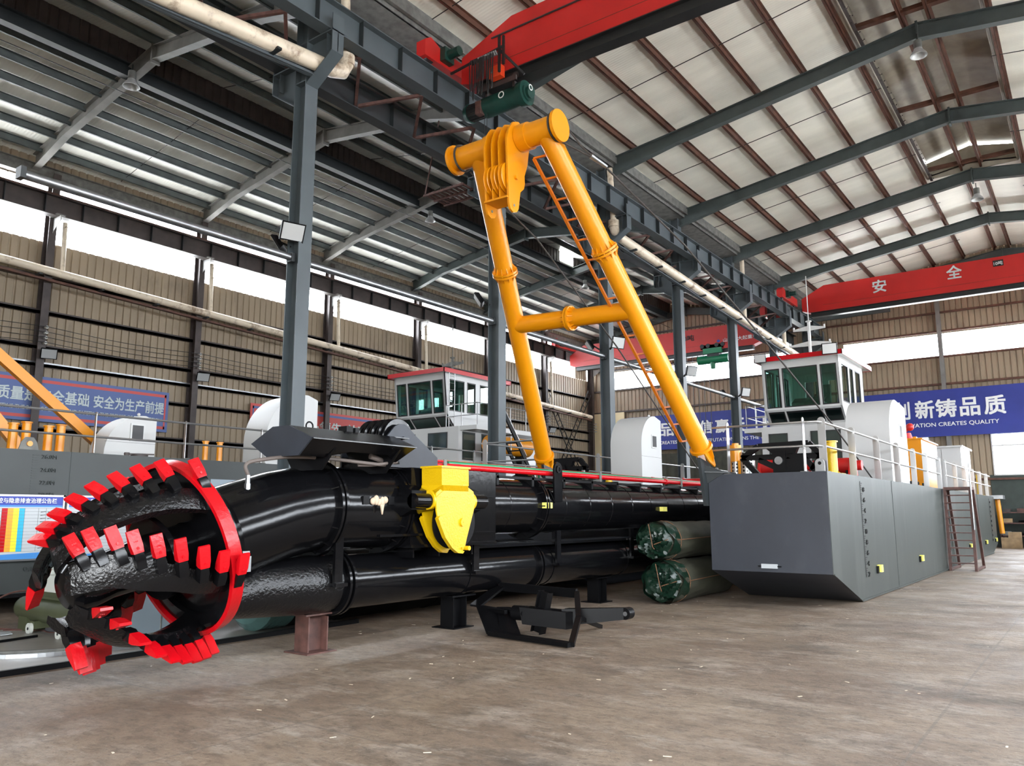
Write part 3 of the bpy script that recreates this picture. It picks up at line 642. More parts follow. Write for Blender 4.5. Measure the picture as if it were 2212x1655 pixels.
mb = MB(); mb.lathe([(-0.02, 0.86), (0.03, 0.84), (0.03, 0.70), (-0.03, 0.70)], CC, AX, 64, closed=True); part('back_ring', mb, 'black', cut)
mb = MB(); mb.lathe([(-0.1, 0.0), (-0.1, 0.24), (0.35, 0.25), (0.8, 0.22), (0.98, 0.24), (1.12, 0.23), (1.18, 0.17), (1.20, 0.0)], CC, AX, 40); part('hub', mb, 'black', cut)
mb = MB(); mb.lathe([(0.28, 0.25), (0.28, 0.42), (0.34, 0.42), (0.34, 0.25)], CC, AX, 40, closed=True); part('hub_collar', mb, 'black', cut)
ARMS = [[(-0.05, 46), (0.05, 50), (0.27, 57), (0.44, 61), (0.61, 65), (0.77, 70), (0.9, 75), (1.04, 79), (1.14, 82), (1.25, 84)],
        [(-0.05, 341), (0.0, 343), (0.2, 349), (0.37, 355), (0.54, 363), (0.69, 369), (0.83, 376), (0.94, 384), (1.06, 391), (1.17, 396), (1.25, 400)],
        [(-0.05, 272), (0.05, 277), (0.2, 282), (0.35, 287), (0.5, 293), (0.64, 298), (0.80, 306), (0.95, 317), (1.08, 330), (1.18, 340), (1.25, 345)],
        [(-0.05, 202), (0.1, 208), (0.3, 214), (0.5, 221), (0.7, 230), (0.9, 240), (1.0, 247), (1.1, 255), (1.18, 262), (1.25, 268)],
        [(-0.05, 122), (0.1, 127), (0.3, 133), (0.5, 139), (0.7, 147), (0.9, 156), (1.05, 164), (1.15, 170), (1.25, 176)]]
def arm_phi(i, a):
    T = ARMS[i]
    for (a0, p0), (a1, p1) in zip(T, T[1:]):
        if a <= a1: return p0+(p1-p0)*(a-a0)/(a1-a0)
    return T[-1][1]
for i in range(5):
    mb = MB(); rings = []; N = 16
    for k in range(N+1):
        a = -0.03+1.27*k/N; ph = arm_phi(i, a); r = prof(a)
        t = k/N
        wd = math.radians(15.5+2*t)*max(r, 0.3)/max(r, 0.12)   # swept angle of the blade
        dw = math.degrees(wd)*(1+1.1*t**3)
        r = max(r, 0.26-0.04*t); th = 0.10+0.05*t
        pts = []
        r = max(r-0.09*(1-t), 0.2)
        for f in (0, 0.25, 0.5, 0.75, 1.0): pts.append(CP(a+0.05*f, r-0.0-0.06*math.sin(f*math.pi)*0-0.05*f*f, ph-dw*f))
        for f in (1.0, 0.75, 0.5, 0.25, 0): pts.append(CP(a+0.05*f, max(r-0.05*f*f-th*(1.0-0.35*abs(2*f-1)), 0.1), ph-dw*f))
        rings.append(pts)
    mb.loft(rings); part('blade', mb, 'blackr', cut)
# picks: one shared mesh for the red point and one for the black holder (local x = across, y = outward, z = thickness)
def pick_mesh():
    mb = MB()
    mb.loft([[V3((x, 0.02, z)) for x, z in ((-0.06, -0.045), (0.06, -0.045), (0.066, 0.0), (0.06, 0.045), (-0.06, 0.045), (-0.066, 0.0))],
             [V3((x, 0.10, z)) for x, z in ((-0.070, -0.040), (0.070, -0.040), (0.074, 0.0), (0.070, 0.040), (-0.070, 0.040), (-0.074, 0.0))],
             [V3((x, 0.27, z)) for x, z in ((-0.072, -0.014), (0.072, -0.014), (0.074, 0.0), (0.072, 0.010), (-0.072, 0.010), (-0.074, 0.0))]])
    mb.tube((0, 0.075, 0.035), (0, 0.075, 0.052), 0.016, seg=10)
    for dx in (-0.02, 0, 0.02): mb.bx(dx-0.006, dx+0.006, 0.13, 0.155, 0.02, 0.033)
    return mb.mesh('pick')
def hold_mesh():
    mb = MB()
    mb.loft([[V3((x*1.0, -0.16, z)) for x, z in ((-0.055, -0.05), (0.055, -0.05), (0.055, 0.035), (-0.055, 0.035))],
             [V3((x, -0.05, z)) for x, z in ((-0.062, -0.055), (0.062, -0.055), (0.062, 0.045), (-0.062, 0.045))],
             [V3((x, 0.05, z)) for x, z in ((-0.05, -0.035), (0.05, -0.035), (0.05, 0.035), (-0.05, 0.035))]])
    return mb.mesh('pick_holder')
PM, HM = pick_mesh(), hold_mesh(); PM.materials.append(MT['red']); HM.materials.append(MT['black'])
def place_pick(pos, d, n, sc_=1.0, hold=True):
    d = d.normalized(); x = d.cross(n).normalized(); n2 = x.cross(d)
    m = Matrix((x, d, n2)).transposed().to_4x4(); m.translation = pos-wloc(cut)
    m = m @ Matrix.Diagonal((0.72*sc_, 0.82*sc_, sc_, 1))
    o = put('pick', PM, None, cut, m)
    if hold: put('pick_holder', HM, None, cut, m)
PK = [[0.0, 0.25, 0.43, 0.60, 0.76, 0.90, 1.03, 1.12, 1.19], [0.0, 0.19, 0.36, 0.53, 0.69, 0.83, 0.94, 1.06, 1.16], [0.03, 0.18, 0.33, 0.48, 0.62, 0.78, 0.93, 1.07, 1.17],
      [0.1, 0.3, 0.5, 0.68, 0.82, 0.94, 1.04, 1.12, 1.19], [0.05, 0.25, 0.45, 0.62, 0.78, 0.92, 1.04, 1.13, 1.20]]
for i in range(5):
    for k, a in enumerate(PK[i]):
        ph = arm_phi(i, a); r = max(prof(a), 0.3); t = k/8.0
        wt, wr, wa = [(1.0, 0.55-0.45*t, 0.02+0.33*t), (0.92, 0.22, -0.12+0.22*t), (0.55, 0.80, 0.05), (0.62, 0.80, 0.1), (0.9, 0.45, 0.1)][i]
        d = et(ph)*wt+er(ph)*wr+AX*wa
        n = er(ph)*0.85-et(ph)*0.45+AX*0.15
        if i == 2: n = -et(ph)*0.7+er(ph)*0.7+AX*0.25
        place_pick(CP(a, r, ph)+d.normalized()*0.03, d, n, 1.0 if i < 3 else 1.12)
# ================================================================== LADDER (the long boom the cutter sits on)
lad = thing('cutter_ladder', 'long glossy black dredge ladder with twin tubes lying between cutter head and grey pontoon', 'dredge ladder', (-7.6, 7.0, 0.4))
mb = MB(); mb.pipe([(-7.6, 4.80, 1.30), (-7.6, 5.2, 1.42), (-7.6, 5.75, 1.575), (-7.6, 6.15, 1.655), (-7.6, 6.5, 1.68), (-7.6, 7.6, 1.68)], [0.49, 0.50, 0.505, 0.505, 0.50, 0.50], 48); part('drive_housing', mb, 'black', lad)
mb = MB(); mb.lathe([(-0.05, 0.25), (-0.05, 0.80), (-0.12, 0.83), (-0.35, 0.55), (-0.35, 0.2)], CC, AX, 48); part('suction_mouth', mb, 'black', lad)
for y, zc, r in ((6.38, 1.68, 0.57), (7.50, 1.68, 0.56), (10.68, 1.73, 0.52)):
    mb = MB(); mb.lathe([(-0.05, r-0.12), (-0.05, r), (-0.015, r), (-0.015, r-0.03), (0.015, r-0.03), (0.015, r), (0.05, r), (0.05, r-0.12)], (-7.6, y, zc), (0, 1, 0), 48, closed=True); fl = part('flange', mb, 'black', lad)
    for k in range(14):
        t = 2*math.pi*k/14; e = V3((math.cos(t), 0, math.sin(t))); p = V3((-7.6, y, zc))
        mb = MB(); s = e.cross(V3((0, 1, 0)))*0.008
        for sg in (-1, 1): mb.prism([p+e*(r-0.02)+V3((0, 0.05*sg, 0))-s, p+e*(r-0.14)+V3((0, 0.05*sg, 0))-s, p+e*(r-0.14)+V3((0, 0.22*sg, 0))-s], s*2)
        part('gusset', mb, 'black', fl)
mb = MB(); mb.bx(-8.08, -7.13, 7.56, 9.35, 1.22, 2.20); mb.bx(-8.1, -7.11, 7.56, 9.35, 1.18, 1.22); part('box_section', mb, 'black', lad)
mb = MB(); mb.tube((-7.6, 9.3, 1.73), (-7.6, 19.4, 1.73), 0.43, seg=56); part('main_tube', mb, 'black', lad)
for k in range(12):
    y = 9.8+k*0.78
    if abs(y-10.68) < 0.3: continue
    mb = MB(); mb.lathe([(-0.012, 0.428), (0, 0.436), (0.012, 0.428)], (-7.6, y, 1.73), (0, 1, 0), 56); part('weld_seam', mb, 'black', lad)
# suction pipe
mb = MB(); mb.pipe([(-7.55, 5.05, 0.72), (-7.6, 5.5, 0.79), (-7.6, 6.45, 0.79), (-7.6, 6.60, 0.79)], [0.20, 0.30, 0.345, 0.335], 40); sp = part('suction_elbow', mb, 'blackr', lad)
mb = MB(); mb.tube((-7.6, 6.5, 0.79), (-7.6, 19.5, 0.79), 0.325, seg=48); sp = part('suction_pipe', mb, 'black', lad)
for y in (6.72, 10.75):
    mb = MB()
    for o_ in (-0.05, 0.03): mb.lathe([(o_-0.018, 0.30), (o_-0.018, 0.385), (o_+0.018, 0.385), (o_+0.018, 0.30)], (-7.6, y, 0.79), (0, 1, 0), 44, closed=True)
    part('pipe_flange', mb, 'black', sp)
for y in (6.45, 9.0, 11.15, 13.7, 16.0):
    mb = MB(); mb.bx(-7.24, -7.20, y-0.06, y+0.06, 0.80, 1.34); mb.bx(-7.30, -7.14, y-0.09, y+0.09, 0.78, 0.82); mb.lathe([(-0.04, 0.325), (-0.04, 0.335), (0.04, 0.335), (0.04, 0.325)], (-7.6, y, 0.79), (0, 1, 0), 40)
    part('pipe_hanger', mb, 'black', lad)
for y in (7.7, 8.2, 8.9): mb = MB(); mb.bx(-8.0, -7.2, y-0.012, y+0.012, 1.05, 1.25); part('web_plate', mb, 'black', lad)
mb = MB(); mb.bx(-7.95, -7.25, 9.0, 14.3, 1.12, 1.16); part('lower_plate', mb, 'black', lad)
# top rack with hydraulic pipes
mb = MB(); mb.bx(-7.75, -7.70, 9.3, 18.5, 2.17, 2.21); mb.bx(-7.33, -7.28, 9.3, 18.5, 2.14, 2.18); part('rack_rail', mb, 'blackm', lad)
for y in [9.6+0.93*k for k in range(9)]: mb = MB(); mb.bx(-7.75, -7.28, y-0.03, y+0.03, 2.04, 2.20); part('rack_post', mb, 'blackm', lad)
mb = MB(); mb.pipe([(-7.3, 7.40, 2.26), (-7.3, 18.6, 2.27)], 0.042, 16); mb.tube((-7.3, 15.4, 2.268), (-7.3, 15.5, 2.268), 0.055, seg=16); hp = part('hydraulic_pipe', mb, 'red', lad)
mb = MB(); mb.pipe([(-7.6, 7.40, 2.355), (-7.6, 18.6, 2.345)], 0.020, 12); mb.tube((-7.6, 15.4, 2.35), (-7.6, 15.5, 2.35), 0.027, seg=12); part('hydraulic_pipe', mb, 'red', lad)
mb = MB(); mb.tube((-7.44, 8.62, 2.315), (-7.44, 18.6, 2.305), 0.036, seg=14); part('hydraulic_pipe', mb, 'green', lad)
for y in (8.35, 12.62, 16.1): mb = MB(); mb.bx(-7.66, -7.25, y-0.03, y+0.03, 2.19, 2.22); mb.bx(-7.25, -7.235, y-0.03, y+0.03, 2.18, 2.35); mb.bx(-7.62, -7.58, y-0.03, y+0.03, 2.2, 2.40); part('pipe_clamp', mb, 'valley', lad)
mb = MB()
pts = [(0, 1.80), (0.24, 1.80), (0.24, 2.33)]+[(0.12+0.12*math.cos(t), 2.33+0.12*math.sin(t)) for t in [math.pi*k/8 for k in range(1, 8)]]+[(0, 2.33)]
mb.prism([(-7.16, 10.97+a, b) for a, b in pts], (-0.03, 0, 0)); mb.tube((-7.152, 11.09, 2.33), (-7.20, 11.09, 2.33), 0.062, seg=20); lg = part('lifting_lug', mb, 'black', lad)
mb = MB(); mb.lathe([(0, 0.035), (0, 0.062), (0.012, 0.062), (0.012, 0.035)], (-7.155, 11.09, 2.33), (1, 0, 0), 20, closed=True); part('lug_eye', mb, 'blackm', lg)
mb = MB(); mb.prism([(-7.16, 10.98, 1.78), (-7.16, 10.80, 2.0), (-7.30, 10.80, 2.0), (-7.3, 10.98, 1.78)], (0, 0.02, 0)); part('lug_gusset', mb, 'black', lg)
for y, z in ((10.71, 1.74), (14.93, 1.70)):
    mb = MB(); mb.bx(-7.17, -7.09, y-0.09, y+0.09, z-0.045, z+0.045); part('anode', mb, 'yel2', lad)['label'] = 'pale yellow wrapped anode'
mb = MB()
for k in range(5): mb.ball((-7.09, 6.86+0.05*k, 1.76+0.015*math.sin(k*2)), 0.062, (0.5, 0.7, 1.0 if k % 2 else 0.75))
mb.prism([(-7.05, 6.93, 1.72), (-7.05, 6.99, 1.72), (-7.05, 6.965, 1.60)], (0.02, 0, 0)); part('taped_fitting', mb, 'tape', lad)['label'] = 'fitting wrapped in beige masking tape'
for y in (6.70, 7.12): mb = MB(); mb.bx(-7.12, -7.09, y, y+0.1, 1.72, 1.82); part('fitting_lug', mb, 'blackm', lad)
mb = MB(); mb.bx(-6.80, -6.78, 4.82, 4.92, 1.05, 1.25); mb.bx(-7.15, -6.78, 4.92, 4.94, 1.05, 1.2); mb.tube((-6.78, 4.87, 1.12), (-6.76, 4.87, 1.12), 0.014, seg=8); part('zinc_bracket', mb, 'zinc', lad)
# guard over the drive: long hexagonal trough with plates
hexa = [(-7.80, 2.40), (-7.42, 2.575), (-7.14, 2.575), (-6.95, 2.50), (-6.74, 2.42), (-6.96, 2.235), (-7.50, 2.235)]
mb = MB(); n_ = len(hexa)
mb.prism([(x, 5.60, z) for x, z in hexa], (0, 0.02, 0)); gd = part('guard_end_plate', mb, 'navy', lad)
top = [(-7.80, 2.40), (-7.42, 2.575), (-7.14, 2.575), (-6.74, 2.42)]
mb = MB()
for (xa, za), (xb, zb) in zip(top, top[1:]): mb.prism([(xa, 5.62, za), (xb, 5.62, zb), (xb, 5.62, zb-0.012), (xa, 5.62, za-0.012)], (0, 1.62 if xb > -6.9 else 1.9, 0))
part('guard_cover', mb, 'black', lad)
mb = MB(); mb.prism([(-6.74, 5.62, 2.42), (-6.96, 5.62, 2.235), (-6.96, 5.95, 2.235), (-6.90, 6.3, 2.31), (-6.90, 6.9, 2.31), (-6.96, 7.05, 2.235), (-6.96, 7.10, 2.235), (-6.74, 7.24, 2.42)], (-0.012, 0, 0.0)); part('guard_side_plate', mb, 'black', lad)
for y in (6.0, 7.0): mb = MB(); mb.prism([(-7.75, y, 2.38), (-6.8, y, 2.38), (-7.05, y, 2.10), (-7.55, y, 2.10)], (0, 0.03, 0)); part('guard_rib', mb, 'blackm', lad)
mb = MB(); mb.pipe([V3((-7.3, 6.02+0.05*math.cos(t), 2.61+0.05*math.sin(t))) for t in [2*math.pi*k/14 for k in range(14)]], 0.01, 6, closed=True); part('guard_ring', mb, 'blackm', lad)
mb = MB(); mb.bx(-7.35, -7.2, 6.5, 6.6, 2.57, 2.65); mb.bx(-7.35, -7.2, 6.64, 6.70, 2.57, 2.64); part('guard_cleat', mb, 'blackm', lad)
# hoisting sheaves and their cheek plates
ck = [(7.08, 2.20), (7.08, 2.44), (7.24, 2.60), (7.36, 2.72), (7.44, 2.76), (7.54, 2.765), (7.62, 2.73), (7.74, 2.64), (8.20, 2.36), (8.20, 2.20)]
for x in (-7.25, -7.92): mb = MB(); mb.prism([(x, a, b) for a, b in ck], (-0.025, 0, 0)); part('cheek_plate', mb, 'navy', lad)
mb = MB(); mb.tube((-7.22, 7.53, 2.55), (-7.98, 7.53, 2.55), 0.055, seg=20); part('sheave_pin', mb, 'navy', lad)
for k in range(4):
    x = -7.37-0.13*k; mb = MB(); mb.lathe([(-0.055, 0.05), (-0.055, 0.275), (-0.045, 0.285), (-0.012, 0.22), (0.012, 0.22), (0.045, 0.285), (0.055, 0.275), (0.055, 0.05)], (x, 7.50, 2.56), (1, 0, 0), 40, closed=True); part('sheave', mb, 'black', lad)
mb = MB(); mb.bx(-7.9, -7.3, 7.1, 8.2, 2.18, 2.24); part('sheave_base', mb, 'blackm', lad)
# trunnion bearings for the swing block
for y0, y1 in ((7.35, 7.66), (8.48, 8.76)):
    mb = MB(); mb.tube((-6.90, y0, 1.77), (-6.90, y1, 1.77), 0.095, seg=24); mb.prism([(-6.92, y0, 1.90), (-7.14, y0, 1.98), (-7.14, y0, 1.56), (-6.92, y0, 1.66)], (0, (y1-y0)*0.9, 0)); part('trunnion_bearing', mb, 'black', lad)
mb = MB(); mb.bx(-7.16, -7.10, 7.30, 9.3, 1.84, 1.87); mb.bx(-7.16, -7.10, 7.0, 9.3, 1.33, 1.36); part('stiffener', mb, 'black', lad)
# grease hose
def hose(pts, r, label_m='hoser', name='hose', parent=lad):
    # smooth the polyline
    P = [V3(p) for p in pts]
    for _ in range(3):
        Q = [P[0]]
        for a, b in zip(P, P[1:]): Q += [a.lerp(b, 0.25), a.lerp(b, 0.75)]
        Q.append(P[-1]); P = Q
    mb = MB(); mb.pipe(P, r, 10); return part(name, mb, label_m, parent)
hose([(-7.35, 5.26, 2.02), (-7.35, 5.20, 2.14), (-7.3, 5.36, 2.19), (-7.22, 5.75, 2.245), (-7.1, 6.25, 2.235), (-7.02, 6.8, 2.20), (-7.05, 7.02, 2.20)], 0.021)
hose([(-7.12, 6.62, 2.185), (-7.05, 6.8, 2.19), (-7.0, 7.0, 2.22), (-7.05, 7.2, 2.245)], 0.020)
hose([(-7.1, 6.80, 2.30), (-7.08, 6.92, 2.27), (-7.15, 7.10, 2.235), (-7.28, 7.26, 2.24), (-7.3, 7.42, 2.26)], 0.036)
mb = MB(); mb.tube((-7.35, 5.26, 1.93), (-7.35, 5.26, 2.02), 0.026, seg=10); mb.tube((-7.35, 5.26, 1.84), (-7.35, 5.26, 1.93), 0.034, seg=10); part('hose_fitting', mb, 'zinc', lad)
mb = MB(); mb.tube((-7.3, 7.36, 2.25), (-7.3, 7.46, 2.26), 0.055, seg=12); part('hose_coupling', mb, 'blackm', lad)
mb = MB(); mb.bx(-8.3, -6.9, 18.2, 19.65, 1.2, 2.15); part('heel_block', mb, 'blackm', lad)
# ---- yellow swing sheave block
sb = thing('swing_sheave_block', 'bright yellow sheave block hanging on the side of the black ladder', 'pulley block', (-6.9, 8.05, 1.1))
pl = [(7.78, 1.95), (8.26, 1.97), (8.40, 1.90), (8.44, 1.75), (8.40, 1.63), (8.27, 1.30), (8.22, 1.15), (8.15, 1.12), (8.05, 1.13), (7.93, 1.20), (7.80, 1.33), (7.71, 1.48), (7.66, 1.65), (7.65, 1.87)]
for x, nm in ((-6.78, 'front_cheek'), (-7.02, 'rear_cheek')): mb = MB(); mb.prism([(x, a, b) for a, b in pl], (-0.02, 0, 0)); part(nm, mb, 'yel', sb)
for x in (-6.775, -7.045):
    mb = MB()
    rim = [(7.66, 1.55), (7.71, 1.46), (7.80, 1.31), (7.93, 1.18), (8.05, 1.11), (8.15, 1.10)]
    for (a, b), (c, d) in zip(rim, rim[1:]): mb.prism([(x-0.03, a, b), (x-0.03, c, d), (x-0.03, c+0.03, d+0.03), (x-0.03, a+0.03, b+0.03)], (0.06, 0, 0))
    part('rope_guard', mb, 'yel', sb)
mb = MB(); mb.prism([(-6.72, 7.68, 2.20), (-6.72, 8.22, 2.20), (-6.74, 8.25, 1.97), (-6.74, 7.71, 1.97)], (-0.34, 0, 0)); mb.prism([(-6.71, 7.70, 1.97), (-6.77, 7.78, 1.90), (-6.77, 7.65, 1.82), (-7.05, 7.65, 1.82), (-7.08, 7.70, 1.97)], (0, 0.5, 0)); mb.bx(-7.07, -6.70, 7.66, 8.24, 2.19, 2.215); part('top_box', mb, 'yel', sb)
mb = MB(); mb.lathe([(-0.09, 0.05), (-0.09, 0.33), (-0.07, 0.34), (-0.02, 0.27), (0.02, 0.27), (0.07, 0.34), (0.09, 0.33), (0.09, 0.05)], (-6.90, 8.14, 1.50), (1, 0, 0), 44, closed=True); part('sheave', mb, 'blackm', sb)
mb = MB(); mb.tube((-6.78, 8.17, 1.50), (-6.755, 8.17, 1.50), 0.055, seg=24); mb.tube((-6.755, 8.17, 1.50), (-6.75, 8.17, 1.50), 0.012, seg=8); part('axle_cap', mb, 'yel', sb)
for a, b in ((7.78, 1.40), (7.92, 1.25), (8.16, 1.17)): mb = MB(); mb.tube((-6.78, a, b), (-6.755, a, b), 0.014, seg=6); part('bolt', mb, 'yel', sb)
mb = MB(); mb.tube((-6.80, 8.25, 1.165), (-6.72, 8.25, 1.165), 0.03, seg=8); part('pin', mb, 'yel', sb)
mb = MB(); mb.tube((-6.9, 7.62, 1.78), (-6.9, 7.68, 1.78), 0.12, seg=24); mb.tube((-6.9, 8.42, 1.77), (-6.9, 8.48, 1.77), 0.12, seg=24); part('trunnion_hub', mb, 'yel', sb)
# ---- supports
def stand(x, y, h, label, m='rust_o', w=0.30):
    s = thing('h_beam_stand', label, 'stand', (x, y, 0))
    mb = MB(); mb.ibeam((x, y, 0.015), (x, y, h-0.02), w, 0.24, 0.018, 0.014, (0, 1, 0)); part('post', mb, m, s)
    mb = MB(); mb.bx(x-0.22, x+0.2, y-0.22, y+0.22, 0, 0.015); part('foot_plate', mb, m, s)
    mb = MB(); mb.bx(x-0.18, x+0.2, y-0.26, y+0.26, h-0.02, h); part('top_plate', mb, m, s)
stand(-7.72, 6.52, 0.455, 'short rusty H-beam stand under the front of the black suction pipe')
stand(-7.7, 9.1, 0.46, 'dark short stand under the middle of the black suction pipe', 'blackm')
stand(-7.7, 13.2, 0.46, 'dark short stand under the suction pipe near the green tarpaulin rolls', 'blackm')
# ================================================================== A-FRAME
af = thing('a_frame', 'tall golden yellow tubular A-frame standing over the dredger well', 'A-frame', (-7.6, 14.0, 2.35))
HR0, HR1 = V3((-8.52, 10.0, 7.70)), V3((-6.36, 10.0, 7.70))
LT, LB = V3((-7.98, 10.0, 7.68)), V3((-9.36, 13.95, 2.80)); RT, RB = V3((-6.62, 10.0, 7.68)), V3((-5.86, 13.95, 2.80))
mb = MB(); mb.tube(HR0, HR1, 0.20, seg=40); part('head_tube', mb, 'org', af)
for p, s in ((HR0, -1), (HR1, 1)): mb = MB(); mb.tube(p-V3((0.03*s, 0, 0)), p+V3((0.02*s, 0, 0)), 0.262, seg=40); part('end_disc', mb, 'org', af)
for x0, x1 in ((-8.0+0.25, -7.62), (-7.12, -6.93)): mb = MB(); mb.tube((x0 if x0 > -7.2 else -7.78, 10, 7.7), (x1, 10, 7.7), 0.225, seg=40); part('sleeve', mb, 'org', af)
for T_, B_ in ((LT, LB), (RT, RB)):
    mb = MB(); mb.tube(T_, B_, 0.172, seg=36); lg = part('leg', mb, 'org', af)
    d = (B_-T_).normalized(); x, y = MB()._fr(d)
    q = T_.lerp(B_, 0.345); mb = MB(); mb.tube(q-d*0.045, q-d*0.008, 0.235, seg=36); mb.tube(q+d*0.008, q+d*0.045, 0.235, seg=36); fl = part('leg_flange', mb, 'org', lg)
    for k in range(12):
        t = 2*math.pi*k/12; e = x*math.cos(t)+y*math.sin(t); f = d.cross(e)*0.006; mb = MB()
        for sg in (-1, 1): mb.prism([q+e*0.165+d*0.04*sg-f, q+e*0.225+d*0.04*sg-f, q+e*0.165+d*0.16*sg-f], f*2)
        mb.tube(q+e*0.21-d*0.06, q+e*0.21+d*0.06, 0.012, seg=6); mb_me = part('leg_gusset', mb, 'org', lg)
    mb = MB(); mb.tube(B_-d*0.03, B_+d*0.02, 0.215, seg=36); part('foot_flange', mb, 'org', lg)
    # foot fork: curved fins around the deck lug
    for sx in (-0.085, 0.085):
        mb = MB(); f0 = [(-0.17, 0.02), (0.17, 0.02), (0.15, 0.22), (0.05, 0.42), (-0.02, 0.42), (-0.13, 0.22)]
        yv = (V3((0, 1, 0))-d*d.y).normalized()
        mb.prism([B_+yv*a+d*b+V3((sx-0.015, 0, 0)) for a, b in f0], (0.03, 0, 0)); part('fork_plate', mb, 'org', lg)
    for sy in (-1, 1):
        mb = MB(); mb.prism([B_+V3((-0.19, 0, 0))+yv*0.02*sy+d*0.02, B_+V3((-0.09, 0, 0))+d*0.02, B_+V3((-0.09, 0, 0))+d*0.34, B_+V3((-0.16, 0, 0))+d*0.2], (0, 0.02, 0)) if sy < 0 else mb.prism([B_+V3((0.19, 0, 0))+d*0.02, B_+V3((0.09, 0, 0))+d*0.02, B_+V3((0.09, 0, 0))+d*0.34, B_+V3((0.16, 0, 0))+d*0.2], (0, 0.02, 0))
        part('fork_rib', mb, 'org', lg)
CL_, CR_ = LT.lerp(LB, 0.515), RT.lerp(RB, 0.53)
mb = MB(); mb.tube(CL_, CR_, 0.162, seg=36); cb = part('cross_tube', mb, 'org', af)
q = CL_.lerp(CR_, 0.485); d = (CR_-CL_).normalized(); x, y = MB()._fr(d)
mb = MB(); mb.tube(q-d*0.04, q-d*0.006, 0.23, seg=32); mb.tube(q+d*0.006, q+d*0.04, 0.23, seg=32); part('cross_flange', mb, 'org', cb)
for k in range(12):
    t = 2*math.pi*k/12; e = x*math.cos(t)+y*math.sin(t); f = d.cross(e)*0.006; mb = MB()
    for sg in (-1, 1): mb.prism([q+e*0.155+d*0.035*sg-f, q+e*0.22+d*0.035*sg-f, q+e*0.155+d*0.14*sg-f], f*2)
    mb.tube(q+e*0.205-d*0.055, q+e*0.205+d*0.055, 0.012, seg=6); part('cross_gusset', mb, 'org', cb)
# sheave cheeks on the head tube
chk = [(9.63, 7.56), (9.70, 7.78), (9.80, 7.92), (9.95, 7.98), (10.10, 7.93), (10.22, 7.80), (10.26, 7.62), (10.20, 7.30), (10.12, 7.09), (10.13, 6.96), (10.10, 6.86), (10.0, 6.77), (9.95, 6.47), (9.90, 6.40), (9.81, 6.37), (9.73, 6.41), (9.69, 6.50), (9.66, 6.95)]
for k, (x, t) in enumerate(((-7.13, 0.035), (-7.30, 0.02), (-7.44, 0.02), (-7.58, 0.03))):
    pts = chk if k in (0, 3) else [p for p in chk if p[1] > 6.6]+[]
    if k in (1, 2): pts = chk[:12]+[(9.96, 6.60), (9.68, 6.60), (9.66, 6.95)]
    mb = MB(); mb.prism([(x, a, b) for a, b in pts], (-t, 0, 0)); cp = part('cheek_plate', mb, 'org', af)
    if k in (0, 3): mb = MB(); mb.lathe([(0, 0.022), (0, 0.05), (t+0.012, 0.05), (t+0.012, 0.022)], (x-t-0.006, 9.82, 6.49), (1, 0, 0), 20, closed=True); part('eye_boss', mb, 'org', cp); mb = MB(); mb.tube((x-t-0.008, 9.82, 6.49), (x+0.010, 9.82, 6.49), 0.024, seg=14); part('eye_hole', mb, 'valley', cp)
for x in (-7.235, -7.38, -7.525): mb = MB(); mb.lathe([(-0.045, 0.03), (-0.045, 0.25), (-0.035, 0.262), (-0.01, 0.21), (0.01, 0.21), (0.035, 0.262), (0.045, 0.25), (0.045, 0.03)], (x, 9.83, 6.98), (1, 0, 0), 36, closed=True); part('sheave', mb, 'org', af)
mb = MB(); mb.tube((-7.09, 9.87, 6.98), (-7.62, 9.87, 6.98), 0.04, seg=16); part('sheave_pin', mb, 'org', af)
mb = MB(); mb.bx(-7.6, -7.14, 9.64, 9.98, 6.58, 6.61); part('spacer_plate', mb, 'org', af)
# access ladder beside the right leg
S0, S1 = V3((-6.98, 10.17, 7.38)), V3((-6.18, 13.78, 2.93))
ld = None
mb = MB(); mb.beam(S0, S1, 0.05, 0.035); ld = part('access_ladder', mb, 'org2', af)
for k in range(16):
    t = k/15.0; p = S0.lerp(S1, t); tt = 0.03+0.93*t; q = RT.lerp(RB, tt); q.z = p.z+0.02; q.y = RT.lerp(RB, (RT.z-p.z)/(RT.z-RB.z)).y; q.x = RT.lerp(RB, (RT.z-p.z)/(RT.z-RB.z)).x-0.10
    mb = MB(); mb.beam(p, q, 0.035, 0.03); part('rung', mb, 'org2', ld)
# wire ropes
def rope(pts, label, r=0.014, m='cable', extra=None, sag=0.0):
    P = []; pts = [V3(p) for p in pts]
    for a, b in zip(pts, pts[1:]):
        for k in range(8): t = k/8.0; P.append(a.lerp(b, t)-Z*sag*4*t*(1-t))
    P.append(pts[-1]); t = thing('wire_rope', label, 'rope', pts[0]); mb = MB(); mb.pipe(P, r, 8); part('strand', mb, m, t); return t
rp = rope([(-6.40, 10.1, 7.48), (-6.05, 10.7, 7.28), (-5.62, 13.0, 6.40), (-5.15, 15.5, 5.10), (-4.55, 18.0, 3.55), (-4.2, 20.0, 2.36)], 'dark stay rope from the A-frame top right down past the right wheelhouse', 0.017)
mb = MB(); mb.tube((-6.12, 10.55, 7.33), (-6.0, 10.85, 7.22), 0.045, 0.03, seg=12); part('socket', mb, 'zinc', rp)
mb = MB(); mb.pipe([V3((-6.44+0.03*math.cos(t)*0, 10.0+0.225*math.cos(t), 7.70+0.225*math.sin(t))) for t in [2*math.pi*k/28 for k in range(28)]], 0.018, 8, closed=True); part('loop', mb, 'cable', rp)
mb = MB(); mb.pipe([(-6.42, 10.17, 7.86), (-6.25, 10.5, 7.5), (-6.08, 10.62, 7.30)], 0.014, 8); part('loop_leg', mb, 'cable', rp)
